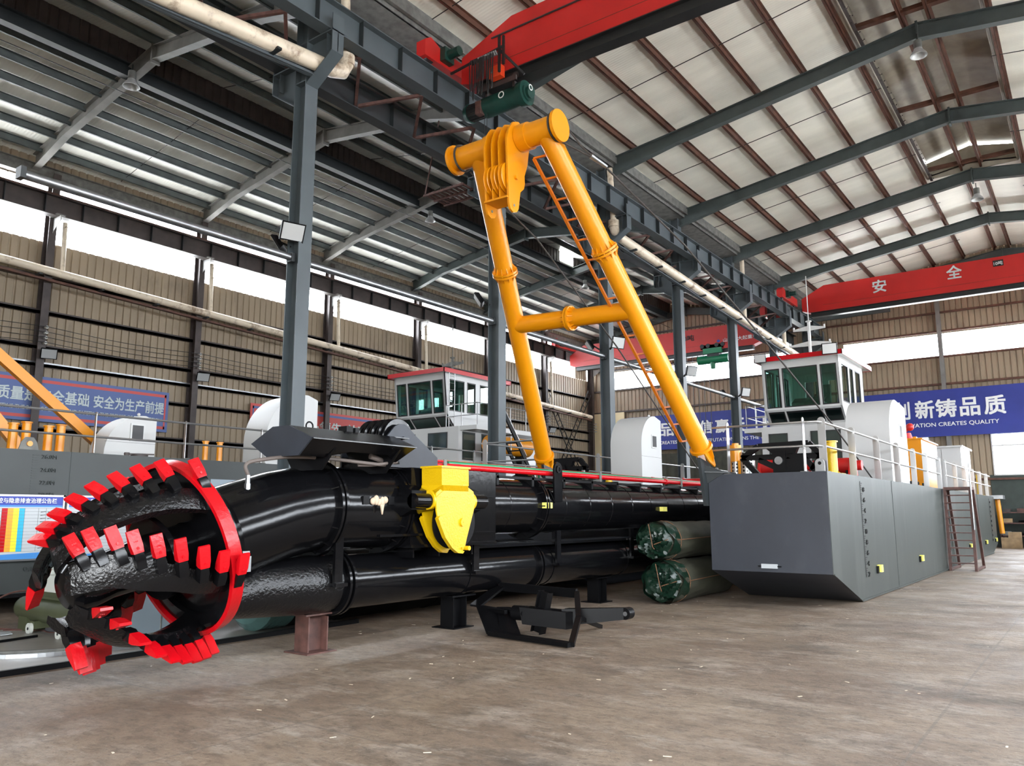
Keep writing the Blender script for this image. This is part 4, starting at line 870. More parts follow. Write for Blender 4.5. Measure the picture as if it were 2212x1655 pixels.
rp = rope([(-8.35, 10.2, 7.52), (-7.9, 11.6, 6.6), (-7.6, 14.0, 4.95), (-7.5, 18.0, 2.4)], 'dark stay rope from the A-frame top left behind its cross tube', 0.015)
mb = MB(); mb.pipe([V3((-8.36, 10.0+0.225*math.cos(t), 7.70+0.225*math.sin(t))) for t in [2*math.pi*k/28 for k in range(28)]], 0.018, 8, closed=True); part('loop', mb, 'cable', rp)
# ================================================================== PONTOONS OF THE DREDGER
DK = 2.32
def draft_marks(parent, x, y, z0, z1, m='letterk', n=9, lh=0.09):
    for k in range(n):
        z = z0+(z1-z0)*k/(n-1)
        lettering(('%d' % (2+2*k if k < 5 else 2*k-8)) if k < 5 else '%.0f' % (2*k-8), (x+0.002, y, z), (0, 1, 0), (0, 0, 1), lh, 0.12, m, parent, 0.02, name='draft_mark')
        mb = MB()
        for j in range(1, 5): mb.bx(x, x+0.004, y-0.16, y-0.16+(0.13 if j == 4 else 0.08), z+(z1-z0)/(n-1)*j/5-0.012, z+(z1-z0)/(n-1)*j/5+0.012)
        mb.bx(x, x+0.004, y-0.175, y-0.16, z, z+(z1-z0)/(n-1)); part('draft_scale', mb, m, parent)
st = thing('pontoon', 'big dark grey steel pontoon on the right with sloping bow and black draft marks', 'pontoon', (-4.75, 14.5, 0))
mb = MB(); side = [(14.13, DK), (14.13, 0.60), (15.94, 0.02), (38.3, 0.02), (40.2, 0.35), (40.2, DK)]
mb.prism([(-5.82, a, b) for a, b in side], (2.11, 0, 0)); part('hull', mb, 'hullf', st)
mb = MB(); mb.prism([(-3.712, a, b) for a, b in [(14.135, DK), (14.135, 0.60), (15.945, 0.03), (38.3, 0.03), (40.19, 0.35), (40.19, DK)]], (0.012, 0, 0)); part('side_plating', mb, 'hulls', st)  # thin sheet carrying the lighter, light-facing copy of the hull paint
mb = MB(); mb.beam((-3.69, 15.94, 0.03), (-3.69, 38.3, 0.03), 0.03, 0.03); mb.beam((-3.69, 14.13, 0.60), (-3.69, 15.94, 0.03), 0.02, 0.02); part('chine_bead', mb, 'hulls', st)
for y in (19.3, 27.3, 34.5): mb = MB(); mb.bx(-3.702, -3.692, y-0.012, y+0.012, 0.05, DK); part('weld_seam', mb, 'hulls', st)
draft_marks(st, -3.695, 16.55, 0.42, 2.02)
draft_marks(st, -3.695, 38.4, 0.5, 2.02)
for y in (17.36, 21.97, 31.19, 35.78, 39.3): mb = MB(); mb.bx(-3.70, -3.62, y-0.02, y+0.14, 0.46, 0.60); part('anode', mb, 'yel2', st)['label'] = 'pale yellow wrapped anode'; mb = MB(); mb.bx(-3.70, -3.66, y-0.10, y-0.02, 0.44, 0.58); part('anode_lug', mb, 'blackm', st)
mb = MB(); mb.bx(-4.90, -4.62, 14.09, 14.13, 0.665, 0.74); o = part('name_tag', mb, 'board', st); o['label'] = 'small white tag plate'
for x in (-4.96, -4.62): mb = MB(); mb.bx(x, x+0.06, 14.10, 14.13, 0.69, 0.71); part('tag_lug', mb, 'blackm', st)
mb = MB()
ey = [(0, 0), (0.16, 0), (0.16, 0.14)]+[(0.08+0.08*math.cos(t), 0.14+0.08*math.sin(t)) for t in [math.pi*k/6 for k in range(1, 6)]]+[(0, 0.14)]
mb.prism([(-3.90+a, 14.16, DK+b) for a, b in ey], (0, 0.03, 0)); part('eye_plate', mb, 'zinc', st)
mb = MB(); mb.tube((-3.82, 14.155, DK+0.14), (-3.82, 14.195, DK+0.14), 0.03, seg=12); part('eye_hole', mb, 'blackm', st)
# bracket carrying the right leg of the A-frame
for ob, xs_, sgn in ((st, -5.86, 1),):
    mb = MB(); mb.prism([(xs_-0.03, 13.80, 2.62), (xs_-0.03, 14.12, 2.56), (xs_-0.03, 14.6, 2.33), (xs_-0.03, 14.15, 1.75), (xs_-0.03, 14.02, 1.75)], (0.06, 0, 0)); part('leg_bracket', mb, 'steel_d', ob)
    mb = MB(); mb.prism([(xs_, 13.98, 2.50), (xs_+0.38, 14.13, 2.36), (xs_, 14.10, 2.14)], (0, 0.03, 0)); mb.prism([(xs_-0.05, 13.95, 2.36), (xs_+0.45, 14.14, 2.34), (xs_+0.40, 14.6, 2.34), (xs_-0.05, 14.6, 2.34)], (0, 0, 0.02)); part('bracket_wing', mb, 'steel_d', ob)
pt = thing('pontoon', 'far twin pontoon of the dredger half hidden behind the black ladder', 'pontoon', (-10.3, 14.5, 0))
mb = MB(); mb.prism([(-11.35, a, b) for a, b in side], (2.05, 0, 0)); part('hull', mb, 'hullf', pt)
mb = MB(); mb.prism([(-9.33, 13.80, 2.62), (-9.33, 14.12, 2.56), (-9.33, 14.6, 2.33), (-9.33, 14.15, 1.75), (-9.33, 14.02, 1.75)], (0.06, 0, 0)); part('leg_bracket', mb, 'steel_d', pt)
mp_ = thing('pontoon', 'middle hull of the dredger under the right wheelhouse', 'pontoon', (-7.6, 19.7, 0))
mb = MB(); mb.bx(-9.29, -5.83, 19.7, 40.2, 0.02, DK); part('hull', mb, 'hullf', mp_)
# guard rails
def rail_post(parent, x, y, z, h, along='y', w=0.11, m='stainl'):
    mb = MB(); n = 8
    if along == 'y': pts = [(x, y-w/2, z), (x, y+w/2, z), (x, y+w/2, z+h-w/2)]+[(x, y+w/2*math.cos(t), z+h-w/2+w/2*math.sin(t)) for t in [math.pi*k/6 for k in range(1, 6)]]+[(x, y-w/2, z+h-w/2)]; v = (-0.012, 0, 0)
    else: pts = [(x-w/2, y, z), (x+w/2, y, z), (x+w/2, y, z+h-w/2)]+[(x+w/2*math.cos(t), y, z+h-w/2+w/2*math.sin(t)) for t in [math.pi*k/6 for k in range(1, 6)]]+[(x-w/2, y, z+h-w/2)]; v = (0, -0.012, 0)
    mb.prism(pts, v); p_ = part('post', mb, m, parent)
    mb = MB(); (mb.bx(x-0.07, x+0.03, y-0.09, y+0.09, z, z+0.012) if along == 'y' else mb.bx(x-0.09, x+0.09, y-0.03, y+0.07, z, z+0.012)); part('foot', mb, 'valley', p_)
    return p_
def guard_rail(label, posts, rails, z, h=0.96, loc=None, w=0.13):
    g = thing('guard_rail', label, 'railing', loc or (posts[0][0], posts[0][1], z))
    for x, y, al in posts: rail_post(g, x, y, z, h, al, w)
    for pts in rails: mb = MB(); mb.pipe(pts, 0.021, 10); part('rail', mb, 'stainl', g)
    return g
yp = [14.42, 16.5, 18.65, 20.76, 22.86, 24.63]
guard_rail('stainless guard rail along the right pontoon from its bow corner to the stairs', [(-3.82, y, 'x') for y in yp]+[(-3.82, 26.9, 'x')]+[(-4.08, 14.24, 'y'), (-5.45, 14.24, 'y')],
  [[(-5.75, 14.22, DK+z), (-4.1, 14.22, DK+z), (-3.86, 14.26, DK+z), (-3.80, 14.5, DK+z), (-3.80, 27.0, DK+z)] for z in (0.87, 0.45)], DK)
guard_rail('stainless guard rail along the stern half of the right pontoon beyond the stairs', [(-3.82, y, 'x') for y in (27.9, 30.2, 32.5, 34.7, 36.9, 39.2)],
  [[(-3.80, 27.8, DK+z), (-3.80, 40.4, DK+z)] for z in (0.87, 0.45)], DK)
guard_rail('guard rail around the bow of the far pontoon behind the black ladder', [(-11.13, 14.2, 'x'), (-11.2, 16.6, 'x'), (-11.2, 19.4, 'x'), (-11.2, 22.2, 'x'), (-11.2, 25, 'x'), (-11.2, 28, 'x')],
  [[(-11.25, 14.22, DK+0.87), (-9.75, 14.22, DK+0.87)], [(-11.25, 14.22, DK+0.45), (-9.75, 14.22, DK+0.45)]]+[[(-11.22, 14.2, DK+z), (-11.22, 30, DK+z)] for z in (0.87, 0.45)], DK)
# hoods (rounded engine-room fairings)
def hood(x0, x1, y0, y1, z0, z1, r, label, win=True, m='white2', flat=None):
    g = thing('ventilation_hood', label, 'hood', ((x0+x1)/2, (y0+y1)/2, z0), 'white rounded hoods')
    r = min(r, y1-y0-0.25, z1-z0-0.1)
    pts = [(y0, z0), (y1, z0), (y1, z1-0.10), (y0+r, z1)]+[(y0+r-r*math.sin(t), z1-r+r*math.cos(t)) for t in [math.pi/2*k/12 for k in range(1, 13)]]
    mb = MB(); mb.prism([(x0, a, b) for a, b in pts], (x1-x0, 0, 0)); part('shell', mb, m, g)
    if win:
        wy, wz = y0+(y1-y0)*0.62, z1-(z1-z0)*0.36; s = 0.15
        mb = MB(); mb.bx(x1-0.01, x1+0.02, wy-s*1.05, wy+s*1.05, wz-s*1.25, wz+s*1.25); f = part('window_frame', mb, 'white', g)
        mb = MB(); mb.bx(x1+0.005, x1+0.024, wy-s*0.8, wy+s*0.8, wz-s, wz+s); part('opening', mb, 'frame', f)
    mb = MB(); mb.ball(((x0+x1)/2+0.3*(x1-x0), y1-0.35, z1+0.03), 0.035); part('lifting_eye', mb, 'white', g)
    mb = MB(); mb.bx(x1, x1+0.004, y0, y1, z0+(z1-z0)*0.42, z0+(z1-z0)*0.42+0.006); part('panel_joint', mb, 'valley', g)
    return g
hood(-5.15, -4.10, 21.65, 23.9, DK, 4.55, 1.0, 'tall white rounded hood on the right pontoon, in front of the right blue banner')
hood(-10.80, -9.85, 19.40, 20.62, DK, 4.30, 0.85, 'white rounded hood on the far pontoon, right of the third middle column')
# bollards
def bollard(x, y, z, label, h=0.62, r=0.075, m='yel', base=True):
    b = thing('bollard', label, 'bollard', (x, y, z), 'yellow mooring bollards')
    mb = MB(); mb.tube((x, y, z), (x, y, z+h), r, seg=20); part('post', mb, m, b)
    mb = MB(); mb.tube((x, y, z+h-0.02), (x, y, z+h+0.005), r*1.25, seg=20); part('cap', mb, m, b)
    if base: mb = MB(); mb.prism([(x-0.2, y-0.15, z), (x+0.2, y-0.15, z), (x+0.2, y+0.15, z), (x-0.2, y+0.15, z)], (0, 0, 0.03)); mb.prism([(x-0.16, y-0.01, z+0.02), (x+0.16, y-0.01, z+0.02), (x, y-0.01, z+0.16)], (0, 0.02, 0)); part('foot', mb, m, b)
    return b
bollard(-4.02, 15.75, DK, 'single yellow bollard behind the right bow rail, left of the tall white hood', 0.64, 0.10)
bollard(-9.75, 17.4, DK, 'small yellow bollard on the far pontoon between the white hood and the A-frame foot', 0.2, 0.08)
# christmas-tree shaped anchor frames
def anchor_frame(cx, y, z, label, s=1.0, yaw=0.0):
    g = thing('anchor_frame', label, 'anchor frame', (cx, y, z))
    def P(a, b, dy=0): return (cx+a*s, y+dy+a*yaw, z+b*s)
    def bar(pts, nm='frame_bar', w=0.09, m='blackm', dep=0.10):
        mb = MB(); mb.beam(P(*pts[0]), P(*pts[1]), dep, w, up=(0, 1, 0)); part(nm, mb, m, g)
    for a, b in (((-0.75, 0.35), (-0.42, 0.56)), ((-0.42, 0.56), (0.52, 0.58)), ((0.52, 0.58), (0.74, 0.34)), ((0.74, 0.34), (0.55, 0.06)), ((-0.75, 0.35), (-0.46, 0.02)), ((-0.75, 0.35), (0.74, 0.34)), ((-0.42, 0.30), (-0.05, 0.12)), ((0.45, 0.30), (0.60, 0.10)), ((0.10, 0.30), (0.45, 0.03))): bar((a, b))
    mb = MB(); mb.prism([P(-0.30, 0.54, -0.06), P(0.35, 0.55, -0.06), P(0.28, 0.40, -0.06), P(-0.12, 0.38, -0.06)], (0, 0.12, 0)); part('head_plate', mb, 'blackm', g)
    mb = MB(); mb.bx(cx-0.14*s, cx+0.10*s, y-0.08, y+0.12, z, z+0.45*s); mb.bx(cx+0.1*s, cx+0.42*s, y-0.05, y+0.1, z, z+0.30*s); part('mast_block', mb, 'blackm', g)
    mb = MB(); mb.tube((cx-0.02, y-0.12, z+0.27*s), (cx-0.02, y-0.08, z+0.27*s), 0.075*s, seg=20); part('hub_cap', mb, 'zinc', g)
    return g
anchor_frame(-4.78, 15.15, DK, 'folded black anchor frame on the bow deck of the right pontoon', 1.0)
anchor_frame(-9.75, 15.3, DK+0.0, 'folded black anchor frame on the far pontoon behind the red pipes', 0.85)
# red winches
def winch(cx, y, z, label, w=0.9):
    g = thing('deck_winch', label, 'winch', (cx, y, z))
    for x in (cx-w/2, cx+w/2): mb = MB(); mb.prism([(x-0.02, y-0.35, z), (x-0.02, y+0.35, z), (x-0.02, y+0.25, z+0.30), (x-0.02, y+0.05, z+0.44), (x-0.02, y-0.15, z+0.36)], (0.04, 0, 0)); part('side_plate', mb, 'redc', g)
    mb = MB(); mb.tube((cx-w/2, y, z+0.24), (cx+w/2, y, z+0.24), 0.16, seg=24); part('drum', mb, 'redc', g)
    mb = MB(); mb.tube((cx+w/2, y, z+0.24), (cx+w/2+0.18, y, z+0.24), 0.10, seg=16); part('motor', mb, 'redc', g)
winch(-5.2, 16.6, DK, 'red deck winch behind the left half of the folded black anchor frame')
winch(-4.25, 17.0, DK, 'red deck winch beside the single yellow bollard on the right pontoon', 0.6)
winch(-10.3, 24.0, DK, 'red winch low on the far pontoon deck')
# filter canister with perforated drum
g = thing('filter_unit', 'yellow canister with perforated steel guard beside the right foot of the A-frame', 'filter', (-5.95, 16.0, DK))
mb = MB(); mb.tube((-5.98, 16.0, 2.66), (-5.98, 16.0, 3.0), 0.12, seg=24); mb.tube((-5.98, 16.0, 3.0), (-5.98, 16.0, 3.04), 0.07, seg=16); part('canister', mb, 'org', g)
for dx in (-0.09, 0.10): mb = MB(); mb.bx(-5.98+dx-0.02, -5.98+dx+0.02, 15.9, 15.94, DK, 2.68); part('leg', mb, 'org', g)
mb = MB(); mb.tube((-5.78, 16.1, DK), (-5.78, 16.1, 2.85), 0.16, seg=28); part('perforated_guard', mb, 'punch', g)
mb = MB(); mb.tube((-5.98, 16.0, DK), (-5.98, 16.0, 2.66), 0.09, seg=20); part('inner_guard', mb, 'punch', g)
# yellow tank and white cabinets on the stern half
g = thing('hydraulic_tank', 'tall golden yellow tank with a red valve wheel behind the right pontoon railing', 'tank', (-4.75, 28.5, DK))
mb = MB(); mb.bx(-5.45, -4.45, 28.3, 31.3, DK, 3.98); part('body', mb, 'org', g)
mb = MB(); mb.bx(-5.5, -4.4, 28.25, 31.35, 3.96, 4.0); mb.bx(-5.1, -4.95, 28.4, 28.6, 4.0, 4.08); mb.bx(-4.7, -4.6, 28.4, 28.6, 4.0, 4.06); part('lid', mb, 'org', g)
mb = MB(); mb.tube((-4.95, 28.8, 4.0), (-4.95, 28.8, 4.22), 0.20, 0.14, seg=16); mb.beam((-5.1, 28.7, 4.2), (-4.75, 28.6, 4.45), 0.12, 0.12); mb.ball((-4.8, 28.65, 4.4), 0.13); part('valve', mb, 'redc', g)
mb = MB(); mb.tube((-5.6, 28.4, DK), (-5.6, 28.4, 3.8), 0.16, seg=24); part('perforated_guard', mb, 'punch', g)
g = thing('control_cabinet', 'white steel cabinet standing on the stern of the right pontoon', 'cabinet', (-5.0, 37.0, DK))
mb = MB(); mb.bx(-5.75, -4.35, 36.6, 39.4, DK, 4.25); part('body', mb, 'white', g)
mb = MB(); mb.bx(-5.83, -4.27, 36.5, 39.5, 4.25, 4.32); part('roof', mb, 'white', g)
mb = MB(); mb.bx(-5.05, -5.04, 36.59, 36.6, DK+0.05, 4.2); part('door_gap', mb, 'valley', g)
bollard(-3.98, 37.9, DK, 'slim yellow post behind the stern railing of the right pontoon', 0.85, 0.06)
bollard(-3.98, 29.0, DK, 'slim yellow post in front of the tall yellow tank', 0.75, 0.06)
g = thing('spud_pole', 'yellow pole with a grey arm at the stern of the right pontoon', 'pole', (-3.6, 40.6, 0.8))
mb = MB(); mb.tube((-3.55, 40.8, 0.75), (-3.62, 40.8, 2.25), 0.10, seg=16); part('pole', mb, 'org', g)
mb = MB(); mb.bx(-3.9, -3.35, 40.2, 41.1, 2.22, 2.38); part('arm', mb, 'zinc', g)
# small deck fittings on the pontoon edge
for k, (y, s) in enumerate(((16.9, 'near the bollard'), (19.6, 'below the second rail post'), (23.6, 'beside the tall white hood'), (24.4, 'past the white hood'), (25.4, 'just left of the stairs'))):
    c = thing('deck_cleat', 'small dark deck cleat with pins on the pontoon edge ' + s, 'cleat', (-4.0, y, DK), 'deck cleats on the right pontoon')
    mb = MB(); mb.bx(-4.1, -3.95, y-0.18, y+0.18, DK, DK+0.05); part('base', mb, 'blackm', c)
    for dy in (-0.1, 0.1): mb = MB(); mb.tube((-4.02, y+dy, DK+0.05), (-4.02, y+dy, DK+0.14), 0.025, seg=8); part('pin', mb, 'blackm', c)
    mb = MB(); mb.pipe([V3((-4.02, y+0.2+0.06*math.cos(t), DK+0.08+0.07*math.sin(t))) for t in [math.pi*k/7 for k in range(8)]], 0.014, 6); part('hook', mb, 'blackm', c)
# ================================================================== WHEELHOUSES
def cabin(cx, yf, zd, label, W=2.44, zroof=6.55, z_mid=4.95, z_bot=4.45, dep=3.2, lower=None, mast=True, floods=True, dk=True, ladder=False):
    """two-storey wheelhouse, front face looking towards -Y"""
    g = thing('wheelhouse', label, 'wheelhouse', (cx, yf+1.5, zd))
    h = W/2; t = 0.06
    # profile in YZ of the upper storey side (front leans out at the top, chin slopes back)
    f_top, f_mid, f_bot = yf, yf+0.16, yf+0.62
    H = zroof-z_mid
    def fy(z): return f_top+(f_mid-f_top)*(zroof-z)/H
    # side walls with window openings framed by strips
    def wall_side(x, sgn):
        wins = ((yf+0.30, yf+1.15), (yf+1.30, yf+1.80), (yf+2.05, yf+2.75))
        z0, z1 = z_mid+0.14, zroof-0.22
        x0, x1 = (x-t, x) if sgn > 0 else (x, x+t)
        mb = MB()
        mb.prism([(x0, f_top, zroof), (x0, f_top+0.3+0.02, zroof), (x0, yf+0.32, z_mid), (x0, f_mid, z_mid)], (t, 0, 0))
        mb.bx(x0, x1, yf+0.3, yf+dep, z1, zroof); mb.bx(x0, x1, yf+0.30, yf+dep, z_mid, z0)
        prev = None
        for a, b in zip([yf+0.30-0.0]+[w_[1] for w_ in wins], [w_[0] for w_ in wins]+[yf+dep]): 
            if b-a > 0.01: mb.bx(x0, x1, a, b, z0, z1)
        mb.prism([(x0, f_mid, z_mid), (x0, yf+dep, z_mid), (x0, yf+dep, z_bot), (x0, f_bot, z_bot)], (t, 0, 0))
        wl_ = part('side_wall', mb, 'white', g)
        for a, b in wins:
            mb = MB(); xx = x+0.004*sgn
            for (p, q, r_, s_) in ((a, a+0.04, z0, z1), (b-0.04, b, z0, z1), (a, b, z0, z0+0.04), (a, b, z1-0.04, z1)): mb.bx(min(xx, xx-0.03*sgn), max(xx, xx-0.03*sgn), p, q, r_, s_)
            fr = part('window_frame', mb, 'frame', g); mb = MB(); mb.bx(x-0.03, x-0.024, a, b, z0, z1); part('window_pane', mb, 'glass', fr)
    wall_side(cx+h, 1); wall_side(cx-h, -1)
    # front wall
    def fquad(x0, x1, z0, z1, dy=0.0): return [(x0, fy(z0)+dy, z0), (x1, fy(z0)+dy, z0), (x1, fy(z1)+dy, z1), (x0, fy(z1)+dy, z1)]
    z0, z1 = z_mid+0.06, zroof-0.26
    cols = [(-h+0.10, -h+0.58), (-h+0.66, h-0.66+0.0), (h-0.58, h-0.08)]
    mb = MB()
    for a, b in ((-h, cols[0][0]), (cols[0][1], cols[1][0]), (cols[1][1], cols[2][0]), (cols[2][1], h)): mb.prism(fquad(cx+a, cx+b, z0, z1), (0, t, 0))
    mb.prism(fquad(cx-h, cx+h, z1, zroof), (0, t, 0)); mb.prism(fquad(cx-h, cx+h, z_mid, z0), (0, t, 0))
    part('front_wall', mb, 'white', g)
    for a, b in cols:
        mb = MB(); k = 0.035
        for q in ((a, a+k, z0, z1), (b-k, b, z0, z1), (a, b, z0, z0+k), (a, b, z1-k, z1)): mb.prism(fquad(cx+q[0], cx+q[1], q[2], q[3], -0.006), (0, 0.03, 0))
        fr = part('window_frame', mb, 'frame', g); mb = MB(); mb.prism(fquad(cx+a, cx+b, z0, z1, 0.02), (0, 0.006, 0)); part('window_pane', mb, 'glass', fr)
    # chin with three slanted lower windows
    def cq(x0, x1, u0, u1, off=0.0):
        A = V3((0, f_mid, z_mid)); B = V3((0, f_bot, z_bot)); n = V3((0, z_bot-z_mid, -(f_bot-f_mid))).normalized()
        if n.y > 0: n = -n
        f_ = lambda x, u: A.lerp(B, u)+V3((x, 0, 0))+n*off
        return [f_(x0, u0), f_(x1, u0), f_(x1, u1), f_(x0, u1)], -n
    q, nn = cq(cx-h, cx+h, 0, 1); mb = MB(); mb.prism(q, nn*0.05); part('chin', mb, 'white', g)
    for a, b in ((-h+0.10, -h+0.62), (-h+0.68, h-0.62), (h-0.56, h-0.06)):
        q, nn = cq(cx+a, cx+b, 0.12, 0.84, 0.006); mb = MB(); mb.prism(q, nn*0.01); fr = part('lower_window_frame', mb, 'frame', g)
        q, nn = cq(cx+a+0.04, cx+b-0.04, 0.22, 0.76, 0.010); mb = MB(); mb.prism(q, nn*0.004); part('lower_window_pane', mb, 'hoser' if False else 'glass', fr)
    mb = MB(); mb.bx(cx-h, cx+h, yf+dep-t, yf+dep, z_bot, z_mid+0.2); mb.bx(cx-h, cx-h+0.5, yf+dep-t, yf+dep, z_mid+0.2, zroof); mb.bx(cx+h-0.5, cx+h, yf+dep-t, yf+dep, z_mid+0.2, zroof); mb.bx(cx-h+0.5, cx+h-0.5, yf+dep-t, yf+dep, zroof-0.3, zroof); mb.bx(cx-0.1, cx+0.1, yf+dep-t, yf+dep, z_mid+0.2, zroof-0.3)
    part('rear_wall', mb, 'white', g)
    mb = MB(); mb.bx(cx-h, cx+h, f_bot, yf+dep, z_bot-0.02, z_bot+0.04); part('upper_floor', mb, 'blueb', g)
    mb = MB(); mb.bx(cx-0.5, cx+0.5, yf+0.7, yf+1.2, z_bot+0.04, z_mid+0.25); mb.prism([(cx-0.5, yf+0.68, z_mid+0.25), (cx+0.5, yf+0.68, z_mid+0.25), (cx+0.5, yf+1.1, z_mid+0.45), (cx-0.5, yf+1.1, z_mid+0.45)], (0, 0.05, 0)); part('console', mb, 'valley', g)
    mb = MB(); mb.bx(cx+0.1, cx+0.55, yf+1.5, yf+1.6, z_bot+0.5, z_mid+0.9); mb.bx(cx+0.1, cx+0.55, yf+1.4, yf+1.9, z_bot+0.4, z_bot+0.55); part('seat', mb, 'valley', g)
    # roof
    mb = MB(); mb.bx(cx-h-0.12, cx+h+0.14, yf-0.16, yf+dep+0.55, zroof-0.02, zroof+0.03); part('roof', mb, 'white', g)
    mb = MB(); a, b, c, d = cx-h-0.16, cx+h+0.18, yf-0.20, yf+dep+0.6
    mb.bx(a, b, c, c+0.03, zroof-0.03, zroof+0.12); mb.bx(a, b, d-0.03, d, zroof-0.03, zroof+0.12); mb.bx(a, a+0.03, c, d, zroof-0.03, zroof+0.12); mb.bx(b-0.03, b, c, d, zroof-0.03, zroof+0.12)
    part('roof_trim', mb, 'red', g)['label'] = 'red roof edge'
    # lower storey
    lx0, lx1, ly0, ly1, lw = lower
    mb = MB(); lz = z_bot-0.02
    mb.bx(lx0, lx1, ly0, ly1, zd, lz); part('lower_house', mb, 'white', g)
    for a, b, c, d in lw['front']:
        mb = MB(); mb.bx(a, b, ly0-0.012, ly0, c, d); fr = part('window_frame', mb, 'frame', g); mb = MB(); mb.bx(a+0.04, b-0.04, ly0-0.016, ly0-0.010, c+0.04, d-0.04); part('window_pane', mb, 'cabpane', fr)
    for a, b, c, d in lw['side']:
        mb = MB(); mb.bx(lx1, lx1+0.012, a, b, c, d); fr = part('window_frame', mb, 'frame', g); mb = MB(); mb.bx(lx1+0.01, lx1+0.016, a+0.04, b-0.04, c+0.04, d-0.04); part('window_pane', mb, 'cabpane', fr)
    # balcony slab
    bx0, bx1, by0, by1 = lw['slab']
    mb = MB(); mb.bx(bx0, bx1, by0, by1, z_bot-0.17, z_bot-0.02); part('balcony_slab', mb, 'white', g)
    for (p0, p1) in lw['rail']:
        p0 = V3((p0[0], p0[1], z_bot)); p1 = V3((p1[0], p1[1], z_bot))
        for z in (0.35, 0.75): mb = MB(); mb.tube(p0+Z*z, p1+Z*z, 0.016, seg=8); part('balcony_rail', mb, 'stainl', g)
        n = max(2, int((p1-p0).length/0.8))
        for k in range(n+1): q = p0.lerp(p1, k/n); mb = MB(); mb.tube(q, q+Z*0.76, 0.016, seg=8); part('balcony_post', mb, 'stainl', g)
    if mast:
        mx, my, mz, hh, mm = mast
        mb = MB(); mb.tube((mx, my, zroof), (mx, my, mz), 0.05, seg=12); mb.tube((mx, my, mz), (mx, my, mz+0.03), 0.10, seg=12); mb.tube((mx, my, mz), (mx, my, mz+hh), 0.014, seg=6); ma = part('mast', mb, mm, g)
        for z, l in ((mz-0.25, 0.62), (mz-0.78, 0.80)):
            if z < zroof+0.02: z = zroof+0.15
            mb = MB(); mb.prism([(mx-l*0.85, my, z-0.02), (mx, my, z-0.05), (mx+l*0.85, my, z-0.02), (mx+l*0.85, my, z+0.03), (mx, my, z+0.13), (mx-l*0.85, my, z+0.03)], (0, 0.03, 0)); part('mast_arm', mb, mm, ma)
            for s in (-1, 1): mb = MB(); mb.tube((mx+l*0.8*s, my, z+0.03), (mx+l*0.8*s, my, z+0.11), 0.03, seg=8); part('nav_lamp', mb, mm, ma)
    return g
MT['cabpane'] = mat('dark_house_glass', (0.035, 0.05, 0.045), 0.05, coat=0.6, spec=0.8)
cabin(-7.42, 25.8, DK, 'white two-storey wheelhouse with red roof edge on the right dredger',
  lower=(-8.85, -5.95, 26.15, 30.5, dict(front=[(-8.62, -8.0, 3.15, 4.20), (-7.28, -6.35, 2.95, 4.22)], side=[], slab=(-9.45, -5.85, 26.2, 30.6), rail=[((-9.4, 26.3), (-9.4, 29.4)), ((-9.4, 26.3), (-8.75, 26.3)), ((-5.92, 28.4), (-5.92, 30.4))])),
  mast=(-7.35, 27.0, 7.98, 1.6, 'white'))
cabin(-19.55, 21.0, 2.67, 'white two-storey wheelhouse with red roof edge behind the second middle column', zroof=6.60, z_mid=5.10, z_bot=4.62,
  lower=(-20.4, -17.5, 20.85, 25.5, dict(front=[(-18.9, -18.0, 3.82, 4.42), (-20.1, -19.5, 3.82, 4.42)], side=[(21.05, 21.75, 3.45, 4.42), (22.1, 23.0, 2.8, 4.42)], slab=(-18.3, -16.75, 20.9, 25.0), rail=[((-16.8, 21.0), (-16.8, 24.8)), ((-18.2, 21.0), (-16.8, 21.0))])),
  mast=(-19.3, 22.6, 7.45, 1.3, 'valley'))
lr = thing('cabin_ladder', 'thin grey ladder leaning on the right side of the rear wheelhouse', 'ladder', (-18.15, 21.25, 4.62))
for y in (21.05, 21.35): mb = MB(); mb.tube((-18.12, y, 4.62), (-18.12, y, 6.55), 0.014, seg=8); part('stringer', mb, 'stainl', lr)
for k in range(8): mb = MB(); mb.tube((-18.12, 21.05, 4.75+0.24*k), (-18.12, 21.35, 4.75+0.24*k), 0.010, seg=6); part('rung', mb, 'stainl', lr)
def flood(p, d, label, s=1.0, mount=None):
    p = V3(p); d = V3(d).normalized(); x = d.cross(Z).normalized(); u = x.cross(d)
    g = thing('floodlight', label, 'floodlight', p, 'LED floodlights')
    c = lambda w_, h_, o_: [p+x*a*w_*s+u*b*h_*s+d*o_*s for a, b in ((-1, -1), (1, -1), (1, 1), (-1, 1))]
    mb = MB(); mb.loft([c(0.13, 0.10, -0.07), c(0.18, 0.14, 0.0), c(0.18, 0.14, 0.03)]); part('housing', mb, 'blackm', g)
    mb = MB(); mb.loft([c(0.16, 0.12, 0.028), c(0.16, 0.12, 0.036)]); part('lens', mb, 'lamp', g)
    mb = MB(); q = V3(mount) if mount else p-d*0.2-u*0.05; mb.beam(p-d*0.06*s, q, 0.04*s, 0.03*s); part('bracket', mb, 'blackm', g)
flood((-8.5, 25.35, 6.60), (0.15, -1, -0.15), 'square floodlight on the left front corner of the right wheelhouse roof', 1.05, mount=(-8.5, 25.66, 6.56))
flood((-6.32, 25.35, 6.66), (0.15, -1, -0.1), 'square floodlight on the right front corner of the right wheelhouse roof', 1.25, mount=(-6.32, 25.66, 6.58))
